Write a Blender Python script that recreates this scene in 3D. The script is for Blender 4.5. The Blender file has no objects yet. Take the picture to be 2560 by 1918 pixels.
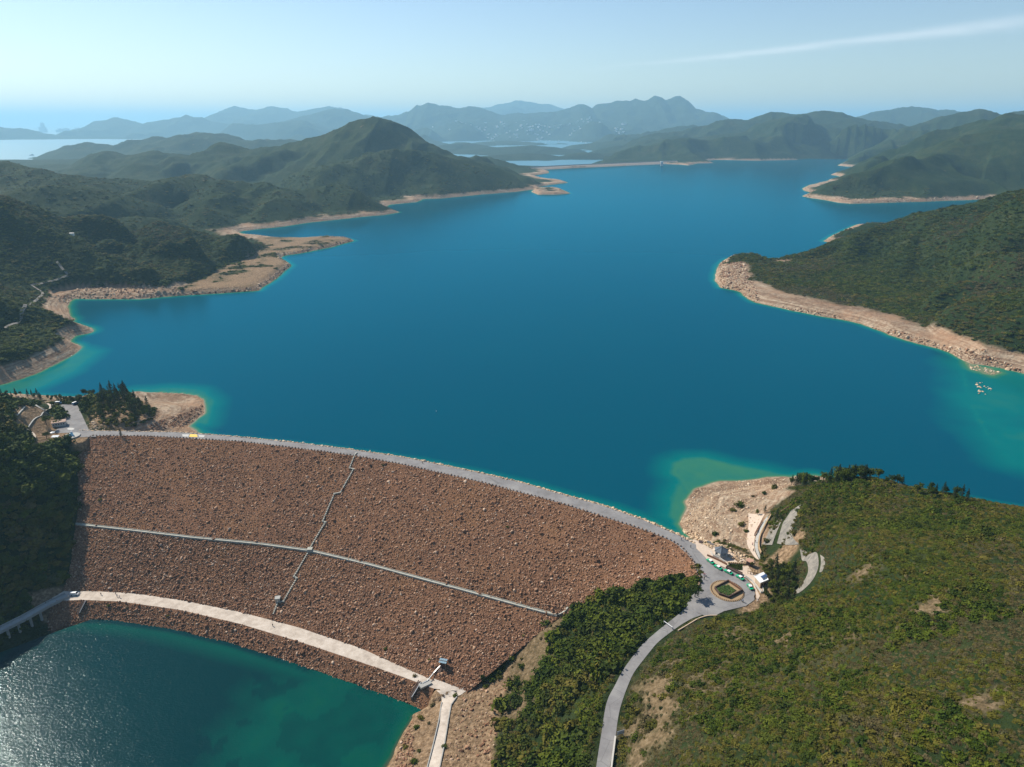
import bpy, bmesh, math, random, time
import numpy as np
from mathutils import Vector, Matrix

T0 = time.time()
C = bpy.context.scene.collection
scene = bpy.context.scene

# ------------------------------------------------------------------ camera
FPX = 1778.0                                   # focal length in photograph pixels (2560 wide)
PITCH = math.atan(654 / FPX)
CP, SP = math.cos(PITCH), math.sin(PITCH)
CAM_Z = 274.0
cam_data = bpy.data.cameras.new('camera')
cam = bpy.data.objects.new('camera', cam_data)
C.objects.link(cam)
cam.location = (0, 0, CAM_Z)
cam.rotation_euler = (math.pi / 2 - PITCH, 0, 0)
cam_data.sensor_width = 36
cam_data.lens = 36 * FPX / 2560
cam_data.clip_start = 1
cam_data.clip_end = 120000
scene.camera = cam

# ------------------------------------------------------------------ light
SUN_ELEV = math.radians(41)
SUN_LEFT = math.radians(54)                    # how far left of straight ahead the sun stands
SUN_DIR = Vector((-math.sin(SUN_LEFT) * math.cos(SUN_ELEV), math.cos(SUN_LEFT) * math.cos(SUN_ELEV), math.sin(SUN_ELEV)))
sun_data = bpy.data.lights.new('sun', 'SUN')
sun = bpy.data.objects.new('sun', sun_data)
C.objects.link(sun)
sun_data.energy = 5.0
sun_data.angle = math.radians(0.5)
sun_data.color = (1.0, 0.91, 0.78)
sun.rotation_euler = SUN_DIR.to_track_quat('Z', 'Y').to_euler()
sun.location = (-300, 0, 600)

world = bpy.data.worlds.new('World')
scene.world = world
world.use_nodes = True
wn = world.node_tree.nodes
wl = world.node_tree.links
wn.clear()
w_out = wn.new('ShaderNodeOutputWorld')
w_bg = wn.new('ShaderNodeBackground')
sky = wn.new('ShaderNodeTexSky')
sky.sky_type = 'NISHITA'
sky.sun_disc = False
sky.sun_elevation = SUN_ELEV
sky.sun_rotation = -SUN_LEFT
sky.altitude = 200
sky.air_density = 1.0
sky.dust_density = 0.35
sky.ozone_density = 2.6
w_bg.inputs['Strength'].default_value = 0.088
# thin cirrus streak painted on the sky by direction
tc = wn.new('ShaderNodeTexCoord')
def wmath(op, a, b=None, c=None):
    n = wn.new('ShaderNodeMath'); n.operation = op
    for i, s in enumerate((a, b, c)):
        if s is None: continue
        if isinstance(s, (int, float)): n.inputs[i].default_value = s
        else: wl.new(s, n.inputs[i])
    return n.outputs[0]
sep = wn.new('ShaderNodeSeparateXYZ'); wl.new(tc.outputs['Generated'], sep.inputs[0])
yy = wmath('MAXIMUM', sep.outputs['Y'], 0.05)
az = wmath('DIVIDE', sep.outputs['X'], yy)
el = wmath('DIVIDE', sep.outputs['Z'], yy)
# line of the streak: el = a + b*az (+ slight bow)
bow = wmath('MULTIPLY', wmath('SUBTRACT', az, 0.45), 0.105)
ctr = wmath('ADD', wmath('ADD', bow, 0.098), wmath('MULTIPLY', wmath('POWER', wmath('ABSOLUTE', wmath('SUBTRACT', az, 0.45)), 2.0), 0.02))
mp = wn.new('ShaderNodeCombineXYZ'); wl.new(az, mp.inputs[0]); wl.new(wmath('MULTIPLY', el, 9.0), mp.inputs[1])
nz = wn.new('ShaderNodeTexNoise'); nz.inputs['Scale'].default_value = 5; nz.inputs['Detail'].default_value = 6; nz.inputs['Roughness'].default_value = .6
wl.new(mp.outputs[0], nz.inputs['Vector'])
off = wmath('SUBTRACT', wmath('ADD', el, wmath('MULTIPLY', wmath('SUBTRACT', nz.outputs[0], 0.5), 0.012)), ctr)
wid = wmath('ADD', 0.0024, wmath('MULTIPLY', wmath('MAXIMUM', wmath('SUBTRACT', az, 0.2), 0.0), 0.009))
q = wmath('DIVIDE', off, wid)
g = wmath('POWER', 2.718, wmath('MULTIPLY', wmath('MULTIPLY', q, q), -0.9))
ends = wmath('MULTIPLY', wmath('SMOOTH_MIN', wmath('MAXIMUM', wmath('MULTIPLY', wmath('SUBTRACT', az, 0.08), 4.0), 0.0), 1.0, 0.2), wmath('GREATER_THAN', sep.outputs['Y'], 0.1))
CLOUD_AMT = wmath('MULTIPLY', wmath('MULTIPLY', g, ends), wmath('MULTIPLY', nz.outputs[0], .55))
mixc = wn.new('ShaderNodeMix'); mixc.data_type = 'RGBA'
wl.new(CLOUD_AMT, mixc.inputs['Factor'])
wl.new(sky.outputs[0], mixc.inputs[6])
mixc.inputs[7].default_value = (9.5, 9.8, 10.2, 1)
wl.new(mixc.outputs[2], w_bg.inputs['Color'])
wl.new(w_bg.outputs[0], w_out.inputs['Surface'])

scene.view_settings.view_transform = 'Standard'
scene.view_settings.look = 'None'
scene.view_settings.gamma = 1
scene.view_settings.exposure = 0.55
scene.render.engine = 'CYCLES'
scene.cycles.use_denoising = True
scene.cycles.max_bounces = 6
scene.cycles.diffuse_bounces = 2
scene.cycles.glossy_bounces = 2
scene.cycles.transmission_bounces = 2
scene.cycles.transparent_max_bounces = 8
scene.cycles.volume_bounces = 1
scene.cycles.caustics_reflective = False
scene.cycles.caustics_refractive = False
scene.cycles.sample_clamp_indirect = 4

# ------------------------------------------------------------------ helpers
def P(px, py, z):
    """world point at height z seen at a photograph pixel"""
    u = (px - 1280) / FPX; v = (py - 959) / FPX
    t = (CAM_Z - z) / (SP + v * CP)
    return np.array((u * t, (CP - v * SP) * t, z))
def Q(px, py, Y):
    """world point at forward distance Y seen at a photograph pixel"""
    u = (px - 1280) / FPX; v = (py - 959) / FPX
    t = Y / (CP - v * SP)
    return np.array((u * t, Y, CAM_Z - (SP + v * CP) * t))
def PL(pts, z): return np.array([P(x, y, z) for x, y in pts])

def hash2(ix, iy, seed):
    h = (ix.astype(np.int64) * 374761393 + iy.astype(np.int64) * 668265263 + seed * 1442695041) & 0xffffffff
    h = ((h ^ (h >> 13)) * 1274126177) & 0xffffffff
    h = h ^ (h >> 16)
    return (h & 0xffffff).astype(np.float64) / float(0xffffff)
def vnoise(x, y, seed=0):
    x0 = np.floor(x); y0 = np.floor(y); fx = x - x0; fy = y - y0
    fx = fx * fx * fx * (fx * (fx * 6 - 15) + 10); fy = fy * fy * fy * (fy * (fy * 6 - 15) + 10)
    a = hash2(x0, y0, seed); b = hash2(x0 + 1, y0, seed); c = hash2(x0, y0 + 1, seed); d = hash2(x0 + 1, y0 + 1, seed)
    return (a + (b - a) * fx) * (1 - fy) + (c + (d - c) * fx) * fy
def fbm(x, y, scale, octaves=4, seed=0, gain=0.5):
    """about -1..1"""
    s = 0; a = 1; tot = 0; x = x / scale; y = y / scale
    for i in range(octaves):
        ca, sa = math.cos(1.1 * i + .4), math.sin(1.1 * i + .4)
        s = s + a * (vnoise(x * ca - y * sa, x * sa + y * ca, seed + i * 17) * 2 - 1); tot += a
        a *= gain; x = x * 2.03; y = y * 2.03
    return s / tot
def ridged(x, y, scale, octaves=4, seed=0):
    s = 0; a = 1; tot = 0; x = x / scale; y = y / scale
    for i in range(octaves):
        ca, sa = math.cos(1.3 * i + .7), math.sin(1.3 * i + .7)
        s = s + a * (1 - np.abs(vnoise(x * ca - y * sa, x * sa + y * ca, seed + i * 31) * 2 - 1) * 1.6); tot += a
        a *= 0.5; x = x * 2.1; y = y * 2.1
    return s / tot
def sstep(a, b, x):
    t = np.clip((x - a) / (b - a), 0, 1); return t * t * (3 - 2 * t)
def smin(a, b, k):
    h = np.clip(0.5 + 0.5 * (b - a) / k, 0, 1)
    return b * (1 - h) + a * h - k * h * (1 - h)
def smax(a, b, k): return -smin(-a, -b, k)

def dist_polyline(x, y, pts, closed=False, zval=False):
    """distance to a polyline; also along-length and interpolated z of the nearest point"""
    pts = np.asarray(pts, float); n = len(pts)
    best = np.full(x.shape, 1e18); along = np.zeros(x.shape); zz = np.zeros(x.shape)
    L = 0.0
    for i in range(n if closed else n - 1):
        a = pts[i]; b = pts[(i + 1) % n]
        dx, dy = b[0] - a[0], b[1] - a[1]; l2 = dx * dx + dy * dy + 1e-9
        t = np.clip(((x - a[0]) * dx + (y - a[1]) * dy) / l2, 0, 1)
        d = (x - a[0] - t * dx) ** 2 + (y - a[1] - t * dy) ** 2
        m = d < best
        best = np.where(m, d, best)
        if zval:
            l = math.sqrt(l2)
            along = np.where(m, L + t * l, along); zz = np.where(m, a[2] + t * (b[2] - a[2]), zz); L += l
    d = np.sqrt(best)
    return (d, along, zz) if zval else d
def inside_poly(x, y, pts):
    pts = np.asarray(pts, float); n = len(pts); ins = np.zeros(x.shape, bool)
    for i in range(n):
        a = pts[i]; b = pts[(i + 1) % n]
        if a[1] == b[1]: continue
        c = ((a[1] > y) != (b[1] > y)) & (x < (b[0] - a[0]) * (y - a[1]) / (b[1] - a[1]) + a[0])
        ins ^= c
    return ins

def tag(o, label=None, cat=None, group=None, kind=None):
    if label: o['label'] = label
    if cat: o['category'] = cat
    if group: o['group'] = group
    if kind: o['kind'] = kind
    return o
def mesh_np(name, verts, faces, mats=None, smooth=False, parent=None, matidx=None):
    """link ONE mesh object from numpy arrays; faces (n,3) or (n,4) or a list of tuples"""
    me = bpy.data.meshes.new(name)
    verts = np.asarray(verts, np.float32)
    if isinstance(faces, np.ndarray):
        nv = faces.shape[1]; nf = len(faces)
        me.vertices.add(len(verts)); me.vertices.foreach_set('co', verts.ravel())
        me.loops.add(nf * nv); me.loops.foreach_set('vertex_index', faces.astype(np.int32).ravel())
        me.polygons.add(nf); me.polygons.foreach_set('loop_start', np.arange(0, nf * nv, nv, dtype=np.int32))
        me.update(calc_edges=True)
    else:
        me.from_pydata([tuple(v) for v in verts], [], [tuple(f) for f in faces]); me.update()
    if smooth: me.polygons.foreach_set('use_smooth', np.ones(len(me.polygons), bool))
    if matidx is not None: me.polygons.foreach_set('material_index', np.asarray(matidx, np.int32))
    for m in (mats if isinstance(mats, (list, tuple)) else [mats]):
        if m: me.materials.append(m)
    o = bpy.data.objects.new(name, me); C.objects.link(o)
    if parent: o.parent = parent
    return o
def attr(o, name, vals):
    a = o.data.attributes.new(name, 'FLOAT', 'POINT'); a.data.foreach_set('value', np.asarray(vals, np.float32))
def grid_faces(nr, nc):
    i = np.arange(nr - 1)[:, None] * nc + np.arange(nc - 1)[None, :]
    return np.stack([i, i + 1, i + nc + 1, i + nc], -1).reshape(-1, 4)

# ------------------------------------------------------------------ shorelines (traced, then laid on the ground)
RES_Z = 50.0; POOL_Z = 3.0
dam_back = [P(x, y, 64) for x, y in [(1735,1362),(1700,1340),(1600,1297),(1500,1262),(1400,1235),(1300,1206),(1200,1183),(1100,1162),(1000,1142),(880,1125),(750,1108),(600,1093),(470,1082)]]
shore_px = [(470,1066),(492,1048),(510,1035),(513,1015),(507,998),(490,989),(450,984),(400,982),(345,985),(320,990)]
far_px = [(45,950),(100,930),(150,905),(180,888),(203,869),(196,862),(178,857),(176,850),(190,840),(222,834),(234,828),(228,821),(205,815),(183,806),(186,798),(175,790),(168,770),(172,757),(183,747),(230,748),(350,748),(420,742),(480,738),(560,733),(648,727),(655,718),(690,698),(727,665),(718,655),(700,645),(708,640),(760,632),(830,618),(885,602),(870,597),(820,594),(760,597),(700,597),(650,592),(612,588),(596,580),(640,574),(700,568),(740,562),(780,556),(850,549),(900,543),(960,538),(1000,531),(975,526),(958,522),(975,512),(1040,506),(1055,500),(1045,498),(1100,497),(1200,487),(1290,480),(1335,474),(1328,480),(1345,487),(1390,487),(1427,484),(1405,474),(1380,470),(1350,472),(1345,468),(1380,462),(1422,457),(1400,452),(1365,449),(1330,440),(1373,433),(1372,428),(1345,425)]
wd_px = [(1373,424),(1450,420),(1560,415),(1650,410)]
far2_px = [(1700,412),(1722,414),(1745,409),(1785,408),(1760,403),(1790,400),(1900,402),(1990,400),(2080,393),(2130,389),(2120,402),(2093,414),(2120,417),(2152,418),(2125,428),(2112,432),(2075,437),(2100,441),(2060,455),(2020,464),(2005,472),(2012,478),(2030,482),(2006,491),(2030,496),(2060,500),(2095,507),(2130,510),(2200,508),(2300,505),(2380,502),(2440,500),(2480,498)]
hid_w = [(1050.,1660.,50.),(1250.,1750.,50.),(1250.,1650.,50.),(1000.,1500.,50.)]
near_px = [(2412,530),(2380,538)]
near_w0 = [P(2300,556,50), P(2140,562,50)]
near2_px = [(2075,592),(2058,603),(2090,610),(2120,606)]
near3_px = [(1965,646),(1925,655),(1910,645),(1880,640),(1850,641),(1820,646),(1798,662),(1788,685),(1790,705),(1800,720),(1835,726),(1852,731),(1868,747),(1890,757),(1940,768),(1990,779),(2050,790),(2100,799),(2150,810),(2190,824),(2230,840),(2280,856),(2340,870),(2370,880),(2400,897),(2430,910),(2470,915),(2510,922),(2560,935)]
out_w = [P(2640,955,50), P(2750,1010,50), (620.,600.,50.), (650.,480.,50.), (560.,390.,50.), (440.,355.,50.), (340.,368.,50.), (285.,395.,50.), (230.,412.,50.)]
beach_px = [(2040,1189),(1980,1192),(1920,1192),(1880,1200),(1850,1202),(1800,1202),(1770,1210),(1740,1222),(1722,1240),(1712,1255),(1716,1270),(1710,1290),(1696,1310)]
def pts50(l): return [P(x, y, RES_Z) for x, y in l]
dam_up = []
db = np.array(dam_back)
for i in range(1, len(db) - 0):
    j = min(i, len(db) - 2)
    tdir = db[j + 1] - db[j]; nrm = np.array((-tdir[1], tdir[0], 0)) / np.hypot(tdir[0], tdir[1])
    if nrm[1] < 0: nrm = -nrm
    p = db[i] + nrm * 20; p[2] = RES_Z; dam_up.append(p)
RES_POLY = np.array(dam_up + pts50(shore_px) + [P(200,1010,50) + np.array((0,10.,0)), P(60,1000,50) + np.array((0,10,0)), P(-60,985,50), P(-20,968,50)] + pts50(far_px) + pts50(wd_px) + pts50(far2_px)
                    + [np.array(p) for p in hid_w] + pts50(near_px) + near_w0 + pts50(near2_px) + pts50(near3_px) + [np.array(p) for p in out_w] + pts50(beach_px))
pool_px = [(-60,1650),(0,1596),(60,1570),(100,1552),(160,1542),(240,1540),(350,1555),(450,1575),(550,1600),(700,1640),(850,1690),(950,1725),(1010,1748),(1030,1768),(1031,1795),(1015,1820),(1000,1850),(985,1885),(960,1925)]
POOL_POLY = np.array([P(x, y, POOL_Z) for x, y in pool_px] + [np.array(p) for p in [(-75.,190.,3.),(-120.,120.,3.),(-330.,120.,3.),(-330.,300.,3.)]])

# ------------------------------------------------------------------ dam sections (left to right)
def resample(pts, n):
    pts = np.asarray(pts, float); d = np.r_[0, np.cumsum(np.hypot(*(np.diff(pts[:, :2], axis=0).T)))]
    s = np.linspace(0, d[-1], n); out = np.stack([np.interp(s, d, pts[:, k]) for k in range(pts.shape[1])], 1)
    for _ in range(6): out[1:-1] = out[1:-1] * .5 + (out[:-2] + out[2:]) * .25
    return out
NS = 220
up_px = [(225,1077),(330,1079),(450,1081),(600,1093),(750,1108),(880,1125),(1000,1142),(1100,1162),(1200,1183),(1300,1206),(1400,1235),(1500,1262),(1600,1297),(1700,1340),(1740,1362)]
dn_px = [(225,1090),(330,1090),(400,1092),(600,1104),(800,1128),(900,1142),(1000,1160),(1200,1205),(1400,1258),(1600,1322),(1680,1352),(1712,1376),(1738,1412),(1746,1440)]
mid_px = [(195,1312),(330,1327),(480,1345),(640,1360),(775,1378),(920,1412),(1060,1450),(1200,1488),(1330,1524),(1400,1542)]
toeU_px = [(150,1478),(225,1478),(330,1483),(450,1500),(600,1530),(750,1570),(900,1620),(1000,1665),(1080,1700),(1170,1730)]
toeL_px = [(150,1502),(205,1500),(300,1504),(450,1525),(600,1560),(750,1605),(900,1655),(1000,1690),(1085,1722)]
CREST_Z, TOE_Z, MID_Z = 64.0, 10.0, 32.0
S_up = resample(PL(up_px, CREST_Z), NS); S_dn = resample(PL(dn_px, CREST_Z), NS)
S_mid = resample(PL(mid_px, MID_Z), NS); S_tu = resample(PL(toeU_px, TOE_Z), NS); S_tl = resample(PL(toeL_px, TOE_Z), NS)
GROIN_R = PL([(1746,1440)], 64).tolist() + [P(*q) for q in [(1690,1440,61.5),(1653,1440,60),(1575,1462,55.5),(1494,1478,47),(1419,1518,35.5),(1395,1540,32),(1325,1568,27),(1278,1666,18),(1263,1713,13.5),(1238,1806,10.5),(1222,1918,10)]]
GROIN_R = np.array(GROIN_R, float)
def offs(S, d):
    t = np.gradient(S[:, :2], axis=0); n = np.stack([-t[:, 1], t[:, 0]], 1); n /= np.hypot(*n.T)[:, None]
    n *= np.where(n[:, 1:2] < 0, -1, 1); o = S.copy(); o[:, :2] += n * d; return o
# ------------------------------------------------------------------ terrain height
near_ctrl = [P(*q) for q in [
    # left abutment: car park, terraces and the shaded slope
    (129,1011,65),(193,1013,65),(222,1076,64.5),(139,1082,65),(145,1060,65),(180,1045,65),(160,1100,64),(120,1100,64.5),(105,1085,66),(110,1045,67),
    (200,1080,64.5),(60,1015,78),(25,1055,79),(95,1012,72),(65,1075,71),(88,1095,69),(60,1035,77),(0,1000,80),(0,1040,82),
    (150,1116,60),(200,1122,57),(225,1150,51),(238,1180,46),(240,1230,38),(232,1275,32.5),(215,1310,31),(198,1350,26),(185,1400,20),(172,1440,15),(160,1478,10),
    (100,1150,66),(100,1250,50),(80,1350,34),(60,1450,18),(0,1100,80),(0,1200,66),(0,1300,48),(0,1400,31),(0,1500,16),(0,1575,7),(100,1500,10.5),(60,1530,9),(140,1492,10),
    # peninsula beside the car park
    (240,1020,65.5),(290,1010,66),(330,1030,65),(260,1060,65),(370,1055,60),(400,1020,57.5),(440,1010,54.5),(480,1015,53.5),(420,1060,55),(360,1015,60),(300,985,62),(150,1000,64.5),(60,998,66),
    # right bank: plaza, beach, walkway
    (1750,1365,64),(1775,1400,64.3),(1800,1370,64.3),(1850,1400,64.3),(1880,1440,64.3),(1885,1490,64.3),(1870,1520,64.3),(1817,1475,64),(1760,1460,64),(1745,1500,64),(1790,1520,64),(1830,1510,64.2),
    (1790,1345,61.5),(1830,1372,61),(1720,1320,59.5),(1740,1290,55),(1800,1300,57.5),(1850,1330,59),(1880,1360,61.5),(1900,1385,62.5),(1780,1240,53.5),(1850,1230,54.5),(1900,1220,55),(1960,1210,56),(1900,1270,58.5),(1930,1240,59),
    (1890,1310,60.5),(1905,1330,61.5),(1925,1290,62),(1955,1265,63),(1980,1250,64),(1910,1360,63),
    (1930,1320,65.5),(1960,1350,69),(1945,1340,67.5),(1985,1350,73),(2000,1290,79),(2003,1265,80),(1985,1320,75),(1965,1300,69),
    (1930,1400,64.5),(1960,1430,66),(1990,1420,69),(2000,1380,75),(2040,1380,85),(2060,1400,88),(2050,1440,86),(2020,1480,80),(1990,1500,72),(1950,1500,66),(1920,1480,65),
    # right hill
    (2030,1230,83),(2050,1205,82),(2100,1215,90),(2200,1210,99),(2300,1222,106),(2400,1232,112),(2560,1255,116),(2100,1300,97),(2100,1400,99),(2300,1300,113),(2560,1320,121),(2560,1500,126),(2300,1500,117),(2100,1500,99),
    (1960,1560,80),(1900,1560,74),(1850,1545,67),(1900,1620,80),(2000,1600,92),(2300,1700,121),(2560,1700,131),(2560,1918,136),(2300,1918,126),(2000,1918,110),(2000,1750,100),
    (1800,1700,81),(1700,1700,75),(1700,1800,80),(1700,1918,85),(1620,1800,69.5),(1620,1918,74),(1640,1660,66.5),(1750,1600,68),(1575,1850,65.5),(1580,1918,68),
    # valley between the dam and the side road
    (1690,1440,60.5),(1653,1440,58.5),(1575,1465,53.5),(1494,1482,44),(1419,1520,34.5),(1395,1545,31),(1325,1572,26),(1278,1670,17),(1263,1716,13),(1238,1806,10.5),(1222,1918,10.5),
    (1700,1480,60.5),(1650,1520,58.5),(1600,1560,57),(1540,1620,56.5),(1500,1700,55),(1480,1800,56),(1465,1918,57),(1580,1530,53),(1500,1560,43),(1450,1620,38),(1400,1700,34),(1380,1800,32),(1370,1918,33),(1350,1640,26),(1310,1750,19),(1300,1850,19),(1290,1918,20),
    # ground at the foot of the dam
    (1160,1730,10),(1200,1750,10),(1150,1850,10),(1110,1780,10),(1100,1918,10),(1050,1800,7.5),(1045,1900,7.5),(1170,1918,10),(1030,1760,5.5),
]]
near_ctrl += [np.array(p, float) for p in [(-352,425,92),(-378,395,118),(-392,350,116),(-402,300,104),(-420,240,90),(-345,385,86),(-350,340,72),(-345,300,55),(-320,290,20),(-450,450,110),(-500,350,120),(-450,520,82),(-500,600,85),(-600,500,110),(-420,560,72),
    (-40,200,10),(0,150,20),(40,120,60),(60,100,75),(-20,80,20),(300,200,140),(400,100,160),(420,300,125),(330,330,108),(250,360,84),(290,385,58),(360,400,40),(450,400,40),(600,300,110),(0,0,60),(150,50,110),(600,480,40),
    (-150,500,38),(0,450,38),(100,400,38),(200,450,30),(0,600,25),(-300,600,30),(-200,560,30),(300,600,30)]]
for _S, _z in ((S_dn, 44), (S_mid, 16), ((S_mid + S_tu) / 2, 2), (S_tu, -10), ((S_dn + S_mid) / 2, 30)):
    near_ctrl += [np.array((p[0], p[1], _z)) for p in _S[14:-30:24]]
near_ctrl = np.array(near_ctrl)
def rbf_fit(c):
    n = len(c); d = np.hypot(c[:, None, 0] - c[None, :, 0], c[:, None, 1] - c[None, :, 1])
    A = np.zeros((n + 1, n + 1)); A[:n, :n] = np.sqrt(d * d + 9) + np.eye(n) * -1.5; A[:n, n] = 1; A[n, :n] = 1
    return np.linalg.solve(A, np.r_[c[:, 2], 0])
W_NEAR = rbf_fit(near_ctrl)
def near_height(x, y):
    out = np.full(x.shape, W_NEAR[-1])
    for w, c in zip(W_NEAR, near_ctrl): out += w * np.sqrt((x - c[0]) ** 2 + (y - c[1]) ** 2 + 9)
    return out

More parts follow.
